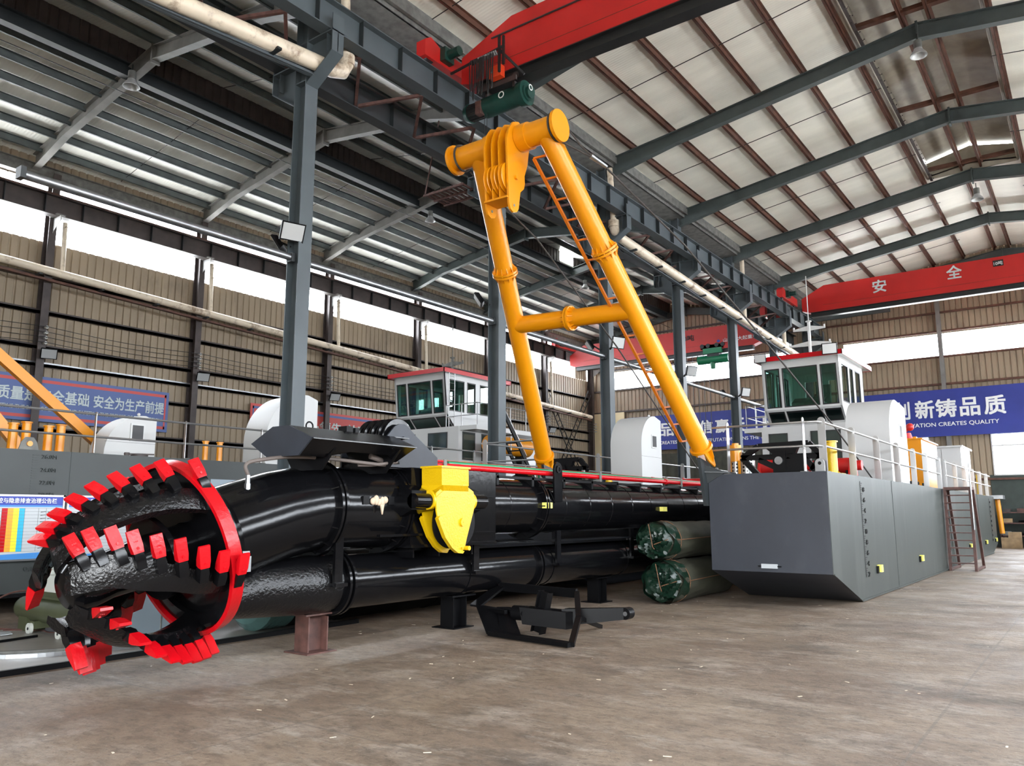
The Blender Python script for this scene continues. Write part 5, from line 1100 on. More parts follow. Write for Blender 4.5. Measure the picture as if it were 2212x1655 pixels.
# ================================================================== OVERHEAD CRANES
def crane(y, x0, x1, zb, zt, zrail, label, xrl, xrr, m='redc', taper=1.3):
    g = thing('overhead_crane', label, 'overhead crane', ((x0+x1)/2, y, zb), 'red overhead cranes')
    w = 0.25
    pr_ = [(x0, zb+0.12), (x0+0.35, zb), (x1-0.35, zb), (x1, zb+0.12), (x1, zt-0.55), (x1-taper, zt), (x0+taper, zt), (x0, zt-0.55)]
    mb = MB(); mb.prism([(a, y-w, b) for a, b in pr_], (0, 2*w, 0)); part('box_girder', mb, m, g)
    mb = MB(); mb.bx(x0+0.4, x1-0.4, y-0.16, y+0.16, zb-0.22, zb-0.02); mb.bx(x0+0.4, x1-0.4, y-0.26, y+0.26, zb-0.025, zb); part('lower_flange', mb, 'frame', g)
    mb = MB(); mb.bx(x0+1.0, x1-1.0, y-w-0.006, y-w, zb+0.30, zb+0.31); part('web_seam', mb, 'rust', g)
    for xr in (xrl, xrr):
        mb = MB(); mb.bx(xr-0.14, xr+0.14, y-1.25, y+1.25, zrail+0.08, zrail+0.48); mb.prism([(xr-0.14, y-1.25, zrail+0.48), (xr-0.14, y-1.05, zrail+0.62), (xr-0.14, y-0.7, zrail+0.48)], (0.28, 0, 0)); ec = part('end_carriage', mb, m, g)
        for yy in (y-1.0, y+1.0): mb = MB(); mb.tube((xr-0.06, yy, zrail+0.12), (xr+0.06, yy, zrail+0.12), 0.13, seg=18); part('wheel', mb, 'frame', ec)
        mb = MB(); mb.tube((xr+0.16, y-0.55, zrail+0.34), (xr+0.62, y-0.55, zrail+0.34), 0.12, seg=16); mb.bx(xr+0.12, xr+0.3, y-0.72, y-0.38, zrail+0.16, zrail+0.5); part('drive_motor', mb, 'hoist', ec)
    return g
cr = crane(14.0, -11.55, 6.0, 11.80, 13.15, 12.25, 'near red overhead crane crossing the top of the picture on the right span', XC+0.72, XR-0.72, taper=1.5)
c2 = crane(40.4, -11.2, 5.6, 11.55, 12.85, 12.25, 'far red overhead crane with white characters before the end wall of the right span', XC+0.72, XR-0.72, taper=1.1)
c3 = crane(42.0, -26.0, -14.0, 10.65, 11.95, 11.85, 'far red overhead crane of the left span seen behind the yellow A-frame', XL+0.72, XC-0.72, m='redc', taper=1.0)
mb = MB(); mb.tube((-10.6, 13.70, 12.75), (5.5, 13.70, 12.75), 0.02, seg=6); part('cable_track', mb, 'frame', cr)
lettering('安', (-7.85, 40.14, 12.05), (1, 0, 0), (0, 0, 1), 0.62, 0.62, 'letter2', c2, 0.02)
lettering('全', (-4.68, 40.14, 12.16), (1, 0, 0), (0, 0, 1), 0.62, 0.62, 'letter2', c2, 0.02)
mb = MB(); mb.bx(-2.83, -2.43, 40.135, 40.145, 12.42, 12.70); part('load_plate', mb, 'frame', c2)
lettering('10吨', (-2.80, 40.13, 12.47), (1, 0, 0), (0, 0, 1), 0.17, 0.34, 'letter', c2, 0.01)
lettering('20吨', (-18.6, 41.74, 11.30), (1, 0, 0), (0, 0, 1), 0.36, 0.9, 'letterk', c3, 0.015)
lettering('山东鲁大起重机械', (-16.0, 41.74, 11.0), (1, 0, 0), (0, 0, 1), 0.22, 2.2, 'letter', c3, 0.005)
mb = MB(); mb.prism([(-16.4, 41.74, 11.10), (-16.28, 41.74, 11.0), (-16.16, 41.74, 11.10), (-16.28, 41.74, 11.20)], (0, 0.005, 0)); part('logo_diamond', mb, 'bblue', c3)
mb = MB(); mb.lathe([(0, 0.13), (0, 0.15), (0.01, 0.15), (0.01, 0.13)], (-13.55, 41.745, 11.15), (0, -1, 0), 24, closed=True); mb.prism([(-13.64, 41.74, 11.08), (-13.55, 41.74, 11.24), (-13.46, 41.74, 11.08), (-13.55, 41.74, 11.12)], (0, 0.005, 0)); part('logo_ring', mb, 'letter', c3)
# near hoist
h = thing('rope_hoist', 'dark green electric rope hoist hanging right above the yellow A-frame head', 'hoist', (-10.6, 14.0, 11.0))
mb = MB(); mb.tube((-11.0, 14, 11.22), (-9.95, 14, 11.22), 0.24, seg=32); part('drum', mb, 'hoist', h)
mb = MB(); mb.tube((-9.95, 14, 11.22), (-9.78, 14, 11.22), 0.29, seg=32); mb.tube((-9.78, 14, 11.22), (-9.66, 14, 11.20), 0.14, seg=20); mb.tube((-9.8, 14, 11.22), (-9.74, 14, 11.22), 0.2, 0.2, seg=24); part('gear_case', mb, 'hoist', h)
mb = MB(); mb.tube((-11.45, 14, 11.22), (-11.0, 14, 11.22), 0.20, seg=28)
for k in range(16): t = 2*math.pi*k/16; mb.bx(-11.42, -11.05, 14+0.2*math.cos(t)-0.012, 14+0.2*math.cos(t)+0.012, 11.22+0.2*math.sin(t)-0.012, 11.22+0.2*math.sin(t)+0.012)
part('motor', mb, 'frame', h)
mb = MB(); mb.tube((-11.56, 14, 11.22), (-11.45, 14, 11.22), 0.20, 0.24, seg=28); part('fan_cover', mb, 'hoist', h)
mb = MB(); mb.lathe([(0, 0.05), (0, 0.075), (0.006, 0.075), (0.006, 0.05)], (-9.64, 13.94, 11.28), (1, 0, 0), 20, closed=True); mb.lathe([(0, 0.06), (0, 0.085), (0.006, 0.085), (0.006, 0.06)], (-10.35, 13.755, 11.25), (0, -1, 0), 20, closed=True); part('painted_marks', mb, 'porc', h)
mb = MB()
for x in (-10.9, -10.1): mb.bx(x-0.03, x+0.03, 13.9, 14.1, 11.35, 11.62)
mb.bx(-11.0, -9.9, 13.72, 13.76, 11.48, 11.60); mb.bx(-11.0, -9.9, 14.24, 14.28, 11.48, 11.60)
for x in (-10.9, -10.5, -10.0):
    for yy in (13.86, 14.14): mb.tube((x, yy-0.03, 11.66), (x, yy+0.03, 11.66), 0.09, seg=14)
part('trolley', mb, 'rustdk', h)
mb = MB(); mb.bx(-10.55, -10.22, 13.55, 13.72, 11.62, 11.90); part('control_box', mb, 'redo', h)
mb = MB(); mb.bx(-11.1, -10.95, 13.72, 13.90, 10.98, 11.3); mb.tube((-11.02, 13.70, 11.02), (-11.02, 13.74, 11.02), 0.05, seg=14); part('guide', mb, 'rust_o', h)
for x in (-10.95, -10.88): mb = MB(); mb.tube((x, 13.9, 10.1), (x, 13.9, 11.1), 0.008, seg=6); part('chain', mb, 'frame', h)
g = thing('cable_festoon', 'looped black control cables on a rack beside the near green hoist', 'cable festoon', (-10.9, 13.3, 11.2))
mb = MB(); mb.beam((-11.55, 13.35, 12.0), (-9.95, 13.35, 12.15), 0.04, 0.05); mb.beam((-10.1, 13.35, 12.45), (-10.1, 13.35, 11.55), 0.05, 0.05); mb.beam((-9.98, 13.35, 12.4), (-9.98, 13.35, 11.7), 0.05, 0.05); mb.beam((-10.1, 13.35, 12.1), (-9.65, 13.7, 11.5), 0.05, 0.05); part('rack', mb, 'frame', g)
for k in range(14):
    x = -10.20-0.055*k; mb = MB(); mb.tube((x, 13.33, 12.10), (x+0.03, 13.37, 12.0), 0.028, seg=8); part('cable_clip', mb, 'zinc' if k < 10 else 'frame', g)
for k in range(11):
    x = -10.9+0.065*k; dpt = 0.75+0.25*math.sin(k*1.7); P = [(x+0.03*math.sin(k*3)-0.035*math.cos(t), 13.3+0.02*math.sin(k), 12.05-dpt*math.sin(t)) for t in [math.pi*j/10 for j in range(11)]]
    mb = MB(); mb.pipe(P, 0.013, 6); part('cable_loop', mb, 'frame', g)
# far hoist of the left span
h = thing('rope_hoist', 'bright green electric hoist under the far red crane of the left span', 'hoist', (-16.7, 42, 9.8))
mb = MB(); mb.tube((-17.6, 42, 10.15), (-15.8, 42, 10.15), 0.24, seg=24); part('drum', mb, 'hoist2', h)
mb = MB(); mb.bx(-17.0, -16.3, 41.8, 42.2, 10.05, 10.45); mb.bx(-16.9, -16.4, 41.85, 42.15, 9.95, 10.1); part('gear_case', mb, 'steel_d', h)
mb = MB(); mb.bx(-17.2, -16.1, 41.7, 42.3, 10.45, 10.75); mb.bx(-17.35, -16.0, 41.75, 41.85, 10.7, 10.95); part('trolley', mb, 'hoist2', h)
for x in (-17.25, -16.9, -16.4, -16.05): mb = MB(); mb.tube((x, 41.72, 10.9), (x, 41.78, 10.9), 0.12, seg=14); part('wheel', mb, 'frame', h)
mb = MB(); mb.tube((-16.75, 42, 9.62), (-16.75, 42, 10.0), 0.13, 0.17, seg=16); part('hook_block', mb, 'hoist2', h)
for k in range(5): mb = MB(); mb.tube((-18.3+0.33*k, 42.0, 10.66), (-18.3+0.33*k, 42.0, 4.6), 0.02, seg=5); single('hanging_cable', mb, 'frame', 'thin black cable before the left blue end banner, %s from the left' % ORD[k], 'cable', group='cables hanging before the end wall')
# rusty basket platform hanging by the second column
g = thing('hanging_platform', 'small rusty grating platform hung under the left roof beside the A-frame', 'platform', (-14.2, 16.7, 10.6))
mb = MB()
for k in range(9): mb.beam((-14.95+0.17*k, 16.2, 10.75), (-14.95+0.17*k, 17.1, 10.75), 0.05, 0.05)
for yy in (16.2, 16.65, 17.1): mb.beam((-15.0, yy, 10.72), (-13.5, yy, 10.72), 0.05, 0.06)
part('grating', mb, 'rust_o', g)
for x, yy in ((-14.95, 16.2), (-13.6, 17.1)): mb = MB(); mb.tube((x, yy, 10.75), (x+0.5, yy, 12.9), 0.02, seg=6); part('hanger', mb, 'rust_o', g)
# ================================================================== LAMPS
def highbay(x, y, z, label, s=1.0):
    g = thing('high_bay_lamp', label, 'lamp', (x, y, z), 'high bay lamps')
    mb = MB(); mb.lathe([(0, 0.21*s), (0.05*s, 0.19*s), (0.16*s, 0.11*s), (0.20*s, 0.10*s)], (x, y, z), (0, 0, 1), 28); mb.lathe([(0.0, 0.21*s), (0.0, 0.20*s), (0.05*s, 0.18*s), (0.15*s, 0.10*s), (0.155*s, 0)], (x, y, z), (0, 0, 1), 28); part('reflector', mb, 'lamp', g)
    mb = MB(); mb.tube((x, y, z+0.18*s), (x, y, z+0.42*s), 0.10*s, seg=18); part('ballast', mb, 'valley', g)
    mb = MB(); mb.tube((x, y, z+0.42*s), (x, y, z+0.62*s), 0.015, seg=6); part('stem', mb, 'frame', g)
highbay(-2.8, 22.55, 13.85, 'white bell-shaped high bay lamp hanging from the second big rafter at the upper right', 1.05)
highbay(-2.7, 34.15, 13.55, 'smaller bell-shaped high bay lamp hanging from the far rafter at the right', 1.1)
highbay(-20.5, 22.55, 13.15, 'high bay lamp under the left roof, left of the yellow A-frame', 1.0)
highbay(-20.9, 10.45, 13.5, 'high bay lamp under the first left rafter at the upper left', 1.1)
highbay(-20.2, 34.0, 13.0, 'far high bay lamp under the left roof behind the A-frame', 1.0)
flood((XC+0.15, 9.72, 7.20), (0.9, -0.3, -0.45), 'floodlight facing right on the nearest middle column', 1.35, mount=(XC+0.18, 9.95, 7.05))
flood((XC-0.35, 9.78, 7.05), (-0.6, -0.5, -0.5), 'floodlight facing left on the nearest middle column', 1.2, mount=(XC-0.16, 9.95, 7.0))
flood((XC-0.4, 16.4, 7.35), (-0.6, -0.5, -0.5), 'floodlight on the left of the second middle column', 1.3, mount=(XC-0.16, 16.6, 7.2))
for k, (y, t) in enumerate(((22.7, 'third'), (28.5, 'fourth'), (34.3, 'fifth'))):
    flood((XC-0.45, y-0.35, 7.1-0.1*k), (-0.6, -0.5, -0.5), 'floodlight on the left side of the %s middle column' % t, 1.3, mount=(XC-0.16, y-0.1, 6.95-0.1*k))
    flood((XC+0.55, y-0.25, 7.1-0.1*k), (0.9, -0.4, -0.3), 'floodlight on the right side of the %s middle column' % t, 1.4, mount=(XC+0.17, y-0.1, 6.95-0.1*k))
for i in range(3, 9): flood((XL+0.75, WY[i]+0.12, 6.68), (0.8, -0.3, -0.6), 'floodlight on the brown wall column ' + wl[i], 1.3, mount=(XL+0.46, WY[i]+0.1, 6.75))
# ================================================================== BANNERS
def banner_left(y0, y1, z0, z1, base, stripe, big, small, label, bigw, tx=None):
    x = XL+0.17; g = thing('wall_banner', label, 'banner', (x, (y0+y1)/2, z0), 'faded banners of the left wall')
    mb = MB(); mb.bx(x, x+0.03, y0, y1, z0, z1); part('panel', mb, base, g)
    s = 0.10; i = 0.10; t = 0.055
    mb = MB(); mb.bx(x+0.03, x+0.034, y0+i, y1-i, z1-i-s, z1-i); mb.bx(x+0.03, x+0.034, y0+i, y1-i, z0+i, z0+i+s); mb.bx(x+0.03, x+0.034, y1-i-s*0.6, y1-i, z0+i, z1-i); mb.bx(x+0.03, x+0.034, y0+i, y0+i+s*0.6, z0+i, z1-i); part('border', mb, stripe, g)
    for body, a, b in big: lettering(body, (x+0.036, a, z0+0.62), (0, 1, 0), (0, 0, 1), 0.44, b-a, 'letter2', g, 0.022)
    for body, a, b in small: lettering(body, (x+0.036, a, z0+0.33), (0, 1, 0), (0, 0, 1), 0.15, b-a, 'letter2', g, 0.008)
banner_left(10.15-1.2, 15.85, 4.55, 6.0, 'bblue2', 'bred', [('质量是安全基础', 10.27-0.1, 13.0), ('安全为生产前提', 13.15, 15.68)], [('QUALITY IS THE BASIS OF SAFETY AND SAFETY IS THE PREMISE OF PRODUCTION', 9.9, 15.6)], 'faded blue wall banner with red border behind the yellow boom', 0)
banner_left(22.55-3.2, 28.4, 4.55, 6.03, 'bred', 'bblue2', [('产品领先', 21.6, 24.15), ('效率驱动', 24.45, 27.0)], [('PRODUCT LEADING EFFICIENCY DRIVEN', 20.2, 27.6)], 'faded red wall banner with blue border left of the rear wheelhouse', 0)
banner_left(35.2, 40.0, 4.55, 6.03, 'bblue2', 'bred', [('安全生产', 35.6, 37.6), ('预防为主', 37.8, 39.7)], [('SAFETY FIRST PREVENTION FOREMOST', 35.6, 39.7)], 'faded blue wall banner low behind the left foot of the A-frame', 0)
yb = YE-0.36
g = thing('end_banner', 'blue banner on the left half of the end wall behind the far white hood', 'banner', (-19.5, yb, 5.6), 'blue banners of the end wall')
mb = MB(); mb.bx(-24.3, XC-0.5, yb-0.03, yb, 5.58, 7.75); part('panel', mb, 'bblue', g)
mb = MB(); mb.bx(-24.3, -23.75, yb-0.034, yb-0.03, 5.58, 7.75); part('end_stripe', mb, 'bpaleb', g)
for ch, a, b in (('质', -23.4, -22.65), ('品', -22.05, -21.05), ('牌', -20.75, -19.8), ('信', -19.35, -18.5), ('赢', -18.33, -17.5), ('天', -17.35, -16.5), ('下', -15.8, -14.9)): lettering(ch, (a, yb-0.036, 6.42), (1, 0, 0), (0, 0, 1), 0.82, b-a, 'letter', g, 0.03)
lettering('QUALITY CREATES THE BRAND REPUTATION WINS THE WORLD', (-23.4, yb-0.036, 5.88), (1, 0, 0), (0, 0, 1), 0.24, 8.9, 'letter', g, 0.012)
g = thing('end_banner', 'dark blue banner with large white characters on the right half of the end wall', 'banner', (-6, yb, 5.5), 'blue banners of the end wall')
mb = MB(); mb.bx(-11.2, -1.9, yb-0.03, yb, 5.52, 7.93); part('panel', mb, 'bblue', g)
for ch, a, b in (('诚', -10.5, -9.4), ('创', -8.4, -7.62), ('新', -7.38, -6.47), ('铸', -6.42, -5.45), ('品', -5.32, -4.42), ('质', -4.25, -3.3)): lettering(ch, (a, yb-0.036, 6.48), (1, 0, 0), (0, 0, 1), 0.95, b-a, 'letter', g, 0.03)
lettering('INNOVATION CREATES QUALITY', (-8.45, yb-0.036, 6.0), (1, 0, 0), (0, 0, 1), 0.24, 4.8, 'letter', g, 0.012)
mb = MB(); mb.bx(-27.0, -24.6, YE-0.2, YE-0.16, 4.0, 8.2); single('panel_board', mb, 'cream', 'pale beige boarding in the far left corner of the end wall', 'board')
# tarpaulin curtain under the left end banner
mb = MB()
for k in range(60):
    x = -24.0+k*0.18; xn = x+0.18; a, b = 0.08*math.sin(k*1.9), 0.08*math.sin((k+1)*1.9)
    mb.face([(x, YE-0.8+a, 0.0), (xn, YE-0.8+b, 0.0), (xn, YE-0.75+b*0.4, 5.3), (x, YE-0.75+a*0.4, 5.3)])
single('tarpaulin_curtain', mb, 'tarpd', 'hanging green grey tarpaulin curtain under the left blue end banner', 'curtain')
# ================================================================== OLD DREDGER ON THE LEFT
ob = thing('pontoon', 'old dark grey pontoon behind the cutter head carrying the notice boards', 'pontoon', (-19.3, 5, 0))
mb = MB(); mb.bx(-24.4, -14.2, -6.0, 33.0, 0.34, 2.67); part('hull', mb, 'hullL', ob)
mb = MB(); mb.bx(-14.2, -14.15, -6.0, 33.0, 0.30, 0.36); part('chine_bead', mb, 'blackm', ob)
for y in (-4, 0, 4, 8.5, 12.5, 17, 22, 27, 32): mb = MB(); mb.bx(-23.5, -14.9, y-0.2, y+0.2, 0, 0.34); part('keel_block', mb, 'blackm', ob)
for y in (6.6, 12.0, 18.0): mb = MB(); mb.bx(-14.2, -14.195, y-0.006, y+0.006, 0.36, 2.67); part('weld_seam', mb, 'letterd', ob)
for k, z in enumerate((2.58, 2.36, 2.15, 1.95)): 
    lettering('%d.0M' % (26-2*k), (-14.19, 6.12, z-0.05), (0, 1, 0), (0, 0, 1), 0.07, 0.24, 'letterd', ob, 0.01, name='draft_mark')
    mb = MB()
    for j in range(5): mb.bx(-14.2, -14.195, 5.98, 6.06, z-0.04*j, z-0.04*j+0.012)
    part('draft_scale', mb, 'letterd', ob)
lettering('0.8M', (-14.19, 6.0, 0.70), (0, 1, 0), (0, 0, 1), 0.08, 0.3, 'letterd', ob, 0.01, name='draft_mark')
lettering('215', (-14.19, 8.75, 2.38), (0, 1, 0), (0, 0, 1), 0.09, 0.5, 'letterd', ob, 0.0, name='chalk_mark')
mb = MB(); mb.bx(-14.2, -14.19, 9.3, 10.6, 1.6, 2.30); o = part('primer_patch', mb, 'blueb', ob)
guard_rail('thin guard rail along the old grey pontoon above the cutter head', [(-14.27, y, 'x') for y in (3.4, 5.2, 7.0, 8.74, 10.5, 12.3, 14.1, 15.9, 17.7)], [[(-14.28, 1.5, 2.67+z), (-14.28, 19.5, 2.67+z)] for z in (0.70, 0.30)], 2.67, 0.74, w=0.06)
hood(-17.0, -16.4, 8.25, 9.35, 2.67, 3.70, 0.95, 'small white rounded hood with a square window on the old pontoon')
hood(-16.45, -15.6, 11.6, 13.1, 2.67, 4.52, 1.2, 'large white rounded hood behind the nearest middle column', win=False)
for (y, r, hh, t) in ((6.20, 0.075, 0.56, 'first'), (6.42, 0.075, 0.60, 'second'), (6.80, 0.075, 0.56, 'third'), (7.02, 0.075, 0.60, 'fourth')): bollard(-15.6, y, 2.67, 'yellow bollard beside the yellow boom on the old pontoon, %s from the left' % t, hh, r, 'org', base=False)
mb = MB(); mb.bx(-15.85, -15.35, 5.9, 7.3, 2.67, 2.72); single('bollard_plate', mb, 'org', 'yellow base plate under the four big bollards of the old pontoon', 'plate')
for y, t in ((9.98, 'left'), (10.33, 'right')): bollard(-15.5, y, 2.67, 'small yellow bollard between the two white hoods, %s one' % t, 0.50, 0.06, 'org', base=False)
g = thing('deck_lug', 'grey deck lug with a yellow pin at the edge of the old pontoon', 'lug', (-14.4, 6.05, 2.67))
mb = MB(); mb.prism([(-14.4, 5.98+a, 2.67+b) for a, b in [(-0.16, 0), (0.16, 0), (0.12, 0.14), (0.06, 0.22), (-0.06, 0.22), (-0.12, 0.14)]], (0.03, 0, 0)); part('plate', mb, 'valley', g)
mb = MB(); mb.tube((-14.37, 5.98, 2.78), (-14.34, 5.98, 2.78), 0.045, seg=16); part('pin', mb, 'org', g)
for k, (a, b, t) in enumerate((((-17.5, 1.0, 9.05), (-17.5, 9.1, 2.80), 'long golden yellow square boom leaning down to the deck of the old pontoon'), ((-17.0, 4.5, 5.6), (-17.0, 7.0, 2.80), 'short piece of yellow square boom at the left edge of the picture'))):
    g = thing('square_boom', t, 'boom', b); mb = MB(); mb.beam(a, b, 0.16, 0.20); part('beam', mb, 'org', g); mb = MB(); mb.bx(b[0]-0.15, b[0]+0.15, b[1]-0.2, b[1]+0.2, 2.67, 2.74); part('foot', mb, 'org', g)
g = thing('deck_hatch', 'small dark hatch with bolts in front of the small white hood', 'hatch', (-15.2, 8.25, 2.67))
mb = MB(); mb.tube((-15.2, 8.35, 2.67), (-15.2, 8.35, 2.77), 0.16, seg=20); mb.beam((-15.2, 8.05, 2.77), (-15.2, 8.65, 2.79), 0.04, 0.03); mb.tube((-15.2, 8.1, 2.72), (-15.2, 8.1, 2.8), 0.05, seg=10); part('cover', mb, 'rustdk', g)
# stern part of the old dredger seen beside the A-frame foot
g = thing('deck_stairs', 'steep black deck stairs beside the second middle column', 'stairs', (-15.6, 21.4, 2.67))
for x in (-15.9, -15.4): mb = MB(); mb.beam((x, 20.65, 4.85), (x, 22.4, 2.70), 0.05, 0.13); part('stringer', mb, 'blackm', g)
for k in range(8): mb = MB(); mb.bx(-15.9, -15.4, 20.75+0.2*k-0.08, 20.75+0.2*k+0.08, 4.66-0.245*k, 4.69-0.245*k); part('step', mb, 'blackm', g)
mb = MB(); mb.tube((-15.9, 20.9, 5.6), (-15.9, 22.6, 3.6), 0.018, seg=8); mb.tube((-15.9, 20.9, 4.5), (-15.9, 20.9, 5.6), 0.018, seg=8); mb.tube((-15.9, 21.7, 3.6), (-15.9, 21.7, 4.7), 0.018, seg=8); part('handrail', mb, 'stainl', g)
g = thing('horizontal_tank', 'yellow horizontal tank behind the black deck stairs', 'tank', (-16.6, 22.0, 2.67))
mb = MB(); mb.tube((-16.6, 21.4, 3.95), (-16.6, 23.6, 3.95), 0.33, seg=24); part('shell', mb, 'org', g)
for y in (21.7, 23.2): mb = MB(); mb.bx(-16.75, -16.45, y-0.1, y+0.1, 2.67, 3.7); part('saddle', mb, 'blackm', g)
mb = MB(); mb.bx(-15.35, -15.25, 22.5, 22.62, 2.67, 4.1); single('green_post', mb, 'green', 'dark green square post beside the left foot of the A-frame', 'post')
for y, t in ((16.9, 'left'), (17.7, 'right')): bollard(-14.7, y, 2.67, 'short yellow bollard in front of the black deck stairs, %s one' % t, 0.42, 0.10, 'yel', base=False)
# ================================================================== NOTICE BOARDS
def board(y0, y1, z0, z1, title, label, ty0):
    g = thing('notice_board', label, 'notice board', (-14.1, (y0+y1)/2, z0), 'notice boards on the old pontoon'); x = -14.17
    mb = MB(); mb.bx(x, x+0.04, y0, y1, z0, z1); part('panel', mb, 'board', g)
    mb = MB()
    for a, b, c, d in ((y0, y0+0.03, z0, z1), (y1-0.03, y1, z0, z1), (y0, y1, z0, z0+0.03), (y0, y1, z1-0.03, z1)): mb.bx(x+0.03, x+0.055, a, b, c, d)
    part('frame', mb, 'stainl', g)
    mb = MB(); mb.bx(x+0.04, x+0.042, y0+0.03, y1-0.03, z1-0.17, z1-0.03); part('title_band', mb, 'bdeepb', g)
    mb = MB(); mb.bx(x+0.04, x+0.042, y0+0.03, y1-0.03, z1-0.20, z1-0.17); mb.prism([(x+0.04, y0+0.03, z0+0.03), (x+0.04, y1-0.03, z0+0.03), (x+0.04, y1-0.03, z0+0.14), (x+0.04, y0+0.03, z0+0.06)], (0.003, 0, 0)); part('edge_print', mb, 'bpaleb', g)
    L = len(title)*0.082; lettering(title, (x+0.044, ty0, z1-0.14), (0, 1, 0), (0, 0, 1), 0.085, L, 'letter', g, 0.01)
    c0 = y1-0.95
    for k, (m, nm) in enumerate((('red', 'red_column'), ('borg', 'orange_column'), ('byel', 'yellow_column'), ('bcyan', 'blue_column'))): mb = MB(); mb.bx(x+0.041, x+0.043, c0+0.085*k, c0+0.085*(k+1), z0+0.15, z1-0.22); part(nm, mb, m, g)
    mb = MB()
    for k in range(14): z = z0+0.15+(z1-0.37-z0)*k/13.0; mb.bx(x+0.041, x+0.0445, y0+0.05, y1-0.05, z-0.0015, z+0.0015)
    for yy in (c0-0.25, c0-0.12, c0, c0+0.34, c0+0.55, c0+0.67, c0+0.87): mb.bx(x+0.041, x+0.0445, yy-0.0015, yy+0.0015, z0+0.15, z1-0.22)
    part('table_lines', mb, 'valley', g)
    mb = MB()
    for k in range(12):
        z = z0+0.19+(z1-0.37-z0)*k/13.0
        for yy in (c0+0.58, c0+0.69): mb.prism([(x+0.0435, yy, z), (x+0.0435, yy+0.09, z+0.01), (x+0.0435, yy+0.085, z+0.018), (x+0.0435, yy+0.01, z+0.012)], (0.001, 0, 0))
    part('handwriting', mb, 'letterd', g)
board(4.15, 6.52, 0.87, 1.93, '有限公司风险分级管控与隐患排查治理公告栏', 'large risk notice board with coloured columns left of the cutter head', 4.75)
board(6.56, 8.95, 0.87, 1.93, '青州永利船舶有限公司风险分级管控', 'second notice board partly hidden behind the cutter head', 6.70)
# ================================================================== AIR COMPRESSOR
g = thing('air_compressor', 'old olive green air compressor tank on small wheels left of the cutter head', 'air compressor', (-12.0, 5.35, 0))
ty, tz = 5.40, 0.30
mb = MB(); mb.lathe([(-12.72, 0.0), (-12.71, 0.05), (-12.67, 0.11), (-12.60, 0.155), (-12.50, 0.17), (-10.9, 0.17), (-10.8, 0.155), (-10.73, 0.10), (-10.70, 0.0)], (0, ty, tz), (1, 0, 0), 36); part('tank', mb, 'olive', g)
mb = MB(); mb.bx(-12.15, -10.95, ty-0.12, ty+0.12, tz+0.17, tz+0.20); mb.bx(-12.1, -11.0, ty-0.10, ty+0.02, tz+0.20, tz+0.26); part('platform', mb, 'olive', g)
for x in (-11.95, -11.1): mb = MB(); mb.tube((x, ty-0.22, 0.075), (x, ty-0.18, 0.075), 0.075, seg=24); wh = part('wheel', mb, 'plast', g); mb = MB(); mb.tube((x, ty-0.225, 0.075), (x, ty-0.22, 0.075), 0.02, seg=10); part('hub', mb, 'rubber', wh); mb = MB(); mb.bx(x-0.07, x+0.07, ty-0.18, ty+0.15, 0.07, 0.17); part('axle_bracket', mb, 'olive', g)
mb = MB(); mb.bx(-12.45, -12.2, ty-0.14, ty+0.12, 0.0, 0.2); part('foot', mb, 'olive', g)
mb = MB(); mb.ball((-12.3, ty-0.02, tz+0.24), 0.05); mb.tube((-12.3, ty, tz+0.15), (-12.3, ty, tz+0.25), 0.025, seg=10); mb.tube((-12.36, ty, tz+0.24), (-12.22, ty, tz+0.32), 0.02, seg=8); mb.tube((-12.22, ty, tz+0.26), (-12.22, ty, tz+0.36), 0.018, seg=8); part('valve', mb, 'zinc', g)
mb = MB(); mb.pipe([(-12.15, ty, tz+0.2), (-12.13, ty, tz+0.35), (-12.12, ty, tz+0.52), (-12.05, ty, tz+0.62), (-11.9, ty, tz+0.67)], 0.03, 8); part('air_pipe', mb, 'valley', g)
mb = MB(); mb.pipe([(-12.1, ty+0.08, tz+0.2), (-12.08, ty+0.08, tz+0.42), (-11.98, ty+0.08, tz+0.58), (-11.7, ty+0.08, tz+0.60), (-11.55, ty+0.08, tz+0.4), (-11.5, ty+0.08, tz+0.2)], 0.06, 10); mb.bx(-11.95, -11.3, ty-0.08, ty+0.1, tz+0.22, tz+0.48); part('pump', mb, 'plast', g)
def floor_line(pts, r, m, label, name='hose'):
    P = [V3(p) for p in pts]
    for _ in range(2):
        Q = [P[0]]
        for a, b in zip(P, P[1:]): Q += [a.lerp(b, 0.25), a.lerp(b, 0.75)]
        Q.append(P[-1]); P = Q
    mb = MB(); mb.pipe(P, r, 8); return single(name, mb, m, label, name.replace('_', ' '))
floor_line([(-12.35, 5.35, 0.55), (-12.7, 5.25, 0.52), (-13.1, 5.15, 0.36), (-13.25, 5.1, 0.1), (-13.2, 5.05, 0.02), (-12.6, 5.15, 0.02), (-12.3, 5.3, 0.02)], 0.013, 'rust_o', 'thin brown air hose arching from the olive compressor to the floor')
floor_line([(-12.5, 5.1, 0.013), (-12.1, 5.45, 0.013), (-11.7, 5.35, 0.013), (-11.3, 5.75, 0.013), (-10.7, 5.8, 0.013)], 0.012, 'rust_o', 'brown air hose lying on the floor behind the olive compressor')
mb = MB(); mb.prism([(-12.40, 4.98, 0.012), (-12.29, 5.10, 0.012), (-11.92, 4.98, 0.03), (-11.95, 4.85, 0.02)], (0, 0, 0.008)); single('paper_sheet', mb, 'board', 'small white sheet lying on the floor in front of the compressor', 'sheet')
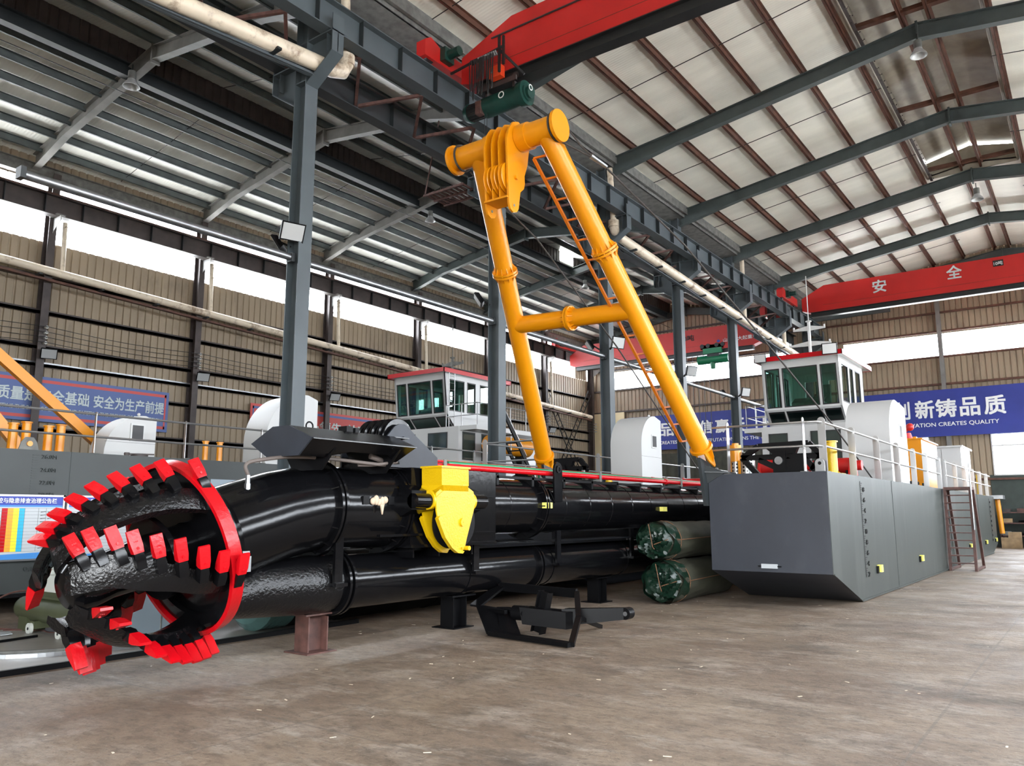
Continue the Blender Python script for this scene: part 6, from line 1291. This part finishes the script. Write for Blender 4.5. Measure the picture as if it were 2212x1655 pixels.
# steel plates and strips under the cutter head
mb = MB(); mb.prism([(-9.04, 3.0, 0), (-9.14, 8.6, 0), (-12.6, 8.6, 0), (-12.6, 3.0, 0)], (0, 0, 0.012)); single('floor_plate', mb, 'plate', 'large flat steel plate on the floor under the cutter head', 'floor plate')
mb = MB(); mb.beam((-9.05, 3.0, 0.03), (-9.15, 8.6, 0.03), 0.05, 0.06); single('floor_rail', mb, 'blackm', 'straight dark steel rail along the edge of the floor plate', 'rail')
def strip(r0, cx, cy, a0, a1, label, m, h=0.045, w_=0.045):
    P = [(cx+r0*math.cos(math.radians(a)), cy+r0*math.sin(math.radians(a)), 0.012+h/2) for a in [a0+(a1-a0)*k/40 for k in range(41)]]
    P.append((P[-1][0]+(P[-1][0]-P[-2][0])*14, P[-1][1]+(P[-1][1]-P[-2][1])*14, P[-1][2]))
    mb = MB()
    for a, b in zip(P, P[1:]): mb.beam(a, b, w_, h)
    single('curved_strip', mb, m, label, 'steel strip')
strip(1.35, -11.05, 5.1, 215, 350, 'outer curved steel strip on the floor plate under the cutter head', 'zinc')
strip(1.25, -11.20, 5.15, 215, 345, 'inner curved steel strip on the floor plate under the cutter head', 'valley')
mb = MB(); mb.beam((-11.29, 4.2, 0.03), (-11.48, 5.1, 0.03), 0.03, 0.03); single('steel_bar', mb, 'blackm', 'short dark bar lying before the compressor wheels', 'bar')
g = thing('pale_cabinet', 'pale blue grey cabinet glimpsed through the cutter head', 'cabinet', (-10.85, 6.2, 0))
mb = MB(); mb.bx(-11.3, -10.5, 5.75, 6.75, 0, 0.85); part('body', mb, 'blueb', g); mb = MB(); mb.bx(-10.5, -10.49, 6.24, 6.25, 0.05, 0.8); part('door_gap', mb, 'valley', g)
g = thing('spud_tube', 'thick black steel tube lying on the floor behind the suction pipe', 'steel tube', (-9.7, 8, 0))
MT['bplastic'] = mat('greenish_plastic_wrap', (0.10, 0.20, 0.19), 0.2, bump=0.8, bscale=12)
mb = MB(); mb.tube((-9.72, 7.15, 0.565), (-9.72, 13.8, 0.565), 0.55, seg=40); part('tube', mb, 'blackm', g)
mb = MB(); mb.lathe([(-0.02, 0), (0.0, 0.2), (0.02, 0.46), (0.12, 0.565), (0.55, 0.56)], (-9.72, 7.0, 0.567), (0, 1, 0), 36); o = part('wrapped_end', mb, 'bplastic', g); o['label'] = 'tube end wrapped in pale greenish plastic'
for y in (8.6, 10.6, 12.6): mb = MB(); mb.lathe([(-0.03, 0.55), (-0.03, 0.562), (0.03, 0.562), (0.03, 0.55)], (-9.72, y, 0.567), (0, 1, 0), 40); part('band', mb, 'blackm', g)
# ================================================================== FLOOR ANCHOR FRAME
g = thing('folding_frame', 'black folding anchor frame lying on the floor in front of the long tubes', 'anchor frame', (-6.2, 9.3, 0))
def fb(a, b, w_=0.06, h_=0.10, nm='frame_bar'): mb = MB(); mb.beam(a, b, w_, h_); part(nm, mb, 'blackm', g)
A_, B_, C_ = (-6.72, 8.72, 0.04), (-5.34, 8.52, 0.04), (-5.88, 10.17, 0.03)
T1, T2, T3, T4 = (-7.42, 9.25, 0.30), (-7.35, 9.75, 0.54), (-5.92, 9.60, 0.53), (-5.62, 9.15, 0.27)
fb(A_, B_, 0.14, 0.05); fb(T2, T3, 0.05, 0.12); fb(T3, T4, 0.07, 0.07); fb(T4, B_, 0.07, 0.06); fb(T4, C_, 0.05, 0.05); fb(T1, T2, 0.22, 0.03); fb((-7.38, 9.3, 0.26), (-6.72, 9.05, 0.28), 0.05, 0.05)
mb = MB(); mb.prism([(-7.42, 9.25, 0.32), (-7.02, 9.2, 0.30), (-6.55, 8.8, 0.02), (-6.80, 8.72, 0.02)], (0.02, 0.05, 0)); part('side_plate', mb, 'blackm', g)
mb = MB(); mb.prism([(-6.98, 9.18, 0.32), (-6.90, 9.18, 0.32), (-6.50, 8.85, 0.02), (-6.62, 8.80, 0.02)], (0.10, 0.10, 0)); part('side_plate', mb, 'blackm', g)
mb = MB(); mb.ibeam((-6.33, 9.25, 0.02), (-6.20, 9.25, 0.56), 0.16, 0.14, 0.015, 0.015, (1, 0, 0)); part('mast', mb, 'blackm', g)
mb = MB(); mb.tube((-6.65, 9.15, 0.27), (-6.45, 9.15, 0.27), 0.10, seg=20); mb.tube((-6.95, 9.2, 0.28), (-6.6, 9.15, 0.28), 0.03, seg=12); part('hub', mb, 'blackm', g)
mb = MB(); mb.prism([(-6.50, 9.05, 0.36), (-5.85, 9.2, 0.32), (-5.85, 9.2, 0.10), (-6.45, 9.05, 0.14)], (0.05, 0.22, 0)); part('body_plate', mb, 'blackm', g)
mb = MB(); mb.loft([[V3((-5.95, 9.35+a, 0.24+b)) for a, b in ((-0.09, -0.11), (0.09, -0.11), (0.09, 0.11), (-0.09, 0.11))], [V3((-5.22, 9.72+a, 0.30+b)) for a, b in ((-0.05, -0.075), (0.05, -0.075), (0.05, 0.075), (-0.05, 0.075))]]); mb.tube((-5.22, 9.66, 0.30), (-5.22, 9.80, 0.30), 0.078, seg=18); part('shank', mb, 'blackm', g)
mb = MB(); mb.tube((-5.21, 9.655, 0.30), (-5.21, 9.65, 0.30), 0.03, seg=12); part('shank_hole', mb, 'zinc', g)
# ================================================================== TARPAULIN ROLLS
def roll(x, y0, y1, z, r, label, seed):
    g = thing('tarpaulin_roll', label, 'wrapped roll', (x, y0, z-r), 'rolls wrapped in green tarpaulin'); rnd = random.Random(seed)
    mb = MB(); rings = []; n = 44; m_ = 15
    for j in range(m_+1):
        t = j/m_; y = y0+(y1-y0)*t; ring = []
        for i in range(n):
            a = 2*math.pi*i/n; rr = r*(1-0.0*t)
            k = 0.09 if t < 0.4 else 0.045
            rr *= 1+k*math.sin(a*7+seed+t*9)*0.4+k*math.sin(a*13+2*seed-t*20)*0.35+rnd.uniform(-0.006, 0.006)
            if j == 0: rr *= 0.93
            ring.append(V3((x+rr*math.cos(a), y, z+rr*math.sin(a)*0.96)))
        rings.append(ring)
    mb.loft(rings, cap=False); part('wrapped_body', mb, 'tarpd', g)
    mb = MB(); R = []
    for q in range(9):
        t = 1-q/8.0; ring = []
        for i in range(n):
            a = 2*math.pi*i/n; rr = r*0.95*t*(1+0.05*math.sin(a*7+seed)); dy = -0.05*math.sin(t*3.1)-0.09*abs(math.sin(a*4+seed+q*0.9))*(1 if q > 0 else 0)*t-0.03*math.sin(q*2.1+a*7)
            ring.append(V3((x+rr*math.cos(a), y0+0.02+dy, z+rr*math.sin(a)*0.96)))
        R.append(ring)
    mb.loft(R, cap=False); part('folded_end', mb, 'tarp', g)
    mb = MB(); R = []
    for q in range(6):
        y = y0+0.07*q; ring = []
        for i in range(n):
            a = 2*math.pi*i/n; rr = r*(1.02+0.05*math.sin(a*5+seed+q*0.5)+0.035*math.sin(a*9+q*1.3)); ring.append(V3((x+rr*math.cos(a), y+0.04*math.sin(a*3+seed), z+rr*math.sin(a)*0.96)))
        R.append(ring)
    mb.loft(R, cap=False); part('end_wrap', mb, 'tarp', g)
    for pts in ([(x-0.05, y0-0.13, z+r*0.85), (x+0.02, y0-0.13, z-0.05*seed), (x+0.05, y0-0.12, z-r*0.4)], [(x+r*0.1, y0-0.10, z-0.06), (x+r*0.8, y0-0.05, z+0.03), (x+r*1.03, y0+0.3, z+0.02), (x+r*1.03, y1, z+0.06)]):
        mb = MB(); mb.pipe(pts, 0.008, 6); part('twine', mb, 'rope', g)
    for q in range(1): mb = MB(); mb.pipe([V3((x+r*1.04*math.cos(t), y0+0.35+0.4*q, z+r*1.0*math.sin(t))) for t in [2*math.pi*k/30 for k in range(30)]], 0.006, 5, closed=True); part('twine', mb, 'rope', g)
roll(-6.55, 13.55, 16.2, 0.385, 0.385, 'green tarpaulin roll lying on the floor, the lower of the two', 1)
roll(-6.62, 13.45, 16.2, 1.12, 0.355, 'green tarpaulin roll stacked on top of the other under the pontoon corner', 2)
# ================================================================== RUSTY STAIRS
g = thing('boarding_stairs', 'rusty steel boarding stairs standing against the right pontoon', 'stairs', (-3.4, 26.9, 0))
for x, y, y2 in ((-3.62, 26.15, 26.3), (-2.98, 26.12, 26.3)): mb = MB(); mb.beam((x, y-0.03, 0), (x, y2, 2.30), 0.07, 0.13); part('stringer', mb, 'rust_o', g)
for x in (-3.62, -2.98): mb = MB(); mb.beam((x, 27.9, 0), (x, 26.9, 2.28), 0.07, 0.10); part('rear_leg', mb, 'rust_o', g); mb = MB(); mb.beam((x, 26.1, 0.05), (x, 27.9, 0.05), 0.06, 0.06); part('foot_rail', mb, 'rust_o', g)
for k in range(10): mb = MB(); mb.bx(-3.62, -2.98, 26.06+0.015*k, 26.32+0.015*k, 0.20+0.212*k, 0.23+0.212*k); part('step', mb, 'rust_o', g)
mb = MB(); mb.bx(-3.64, -2.96, 26.2, 27.0, 2.28, 2.36); part('landing', mb, 'rust_o', g)
mb = MB(); mb.pipe([(-2.94, 26.1, 1.15), (-2.94, 26.15, 3.05)], 0.022, 8); part('handrail', mb, 'stainl', g)
# ================================================================== FAR RIGHT CORNER
g = thing('storage_shelf', 'dark shelf full of scrap against the end wall at the far right', 'shelf', (-2.4, 45.3, 0))
for x in (-3.95, -2.7, -1.4, -0.2): mb = MB(); mb.bx(x-0.04, x+0.04, 44.9, 45.9, 0, 2.0); part('upright', mb, 'rust_o', g)
for z in (0.55, 1.15, 1.65): mb = MB(); mb.bx(-3.95, -0.2, 44.9, 45.9, z-0.03, z+0.03); part('shelf_board', mb, 'rust_o', g)
rnd = random.Random(3)
for z, nm in ((0.58, 'lower'), (1.18, 'middle'), (1.68, 'upper')):
    for k in range(6):
        x = -3.7+0.62*k+rnd.uniform(-0.08, 0.08); s_ = rnd.uniform(0.12, 0.22); mb = MB()
        if (k+int(z*10)) % 3: mb.bx(x-s_, x+s_, 44.9, 45.5, z, z+s_*1.1); nn = 'scrap_box'
        else: mb.tube((x-s_, 45.0, z+0.055), (x+s_, 45.4, z+0.055), 0.05, seg=8); nn = 'scrap_pipe'
        single(nn, mb, rnd.choice(('wood', 'rustdk', 'valley', 'rust_o', 'blackm')), 'dusty scrap %s on the %s board of the dark shelf, %s from the left' % (nn[6:], nm, ORD[k]), nn[6:], group='scrap on the dark shelf')
for k, (x, w_, hh, t) in enumerate(((-3.5, 0.8, 0.5, 'lower left'), (-3.35, 0.5, 0.75, 'upper left'), (-1.9, 0.7, 0.9, 'right'))):
    mb = MB(); mb.bx(x-w_/2, x+w_/2, 43.9, 44.5, 0 if k != 1 else 0.5, hh); single('carton', mb, 'wood', 'dusty brown carton in front of the scrap shelf, %s one' % t, 'carton')
mb = MB(); mb.prism([(-2.75, 42.2, 0), (-2.5, 42.2, 0.62), (-1.0, 42.2, 0.62), (-0.8, 42.2, 0)], (0, 1.2, 0)); single('steel_heap', mb, 'blackm', 'black covered block on the floor at the far right', 'block')

# loose chips and straws on the floor
rnd = random.Random(11); mb = MB()
for k in range(420):
    x, y = rnd.uniform(-9.5, 5.5), rnd.uniform(1.5, 30); a = rnd.uniform(0, 3.14); L = rnd.uniform(0.006, 0.03); W = rnd.uniform(0.002, 0.009)
    dx, dy = math.cos(a), math.sin(a)
    mb.prism([(x-dx*L-dy*W, y-dy*L+dx*W, 0.0005), (x+dx*L-dy*W, y+dy*L+dx*W, 0.0005), (x+dx*L+dy*W, y+dy*L-dx*W, 0.0005), (x-dx*L+dy*W, y-dy*L-dx*W, 0.0005)], (0, 0, 0.003))
o = single('floor_litter', mb, 'pvc', 'tiny pale chips and straws scattered over the concrete floor', 'litter', loc=(0, 10, 0)); o['kind'] = 'stuff'
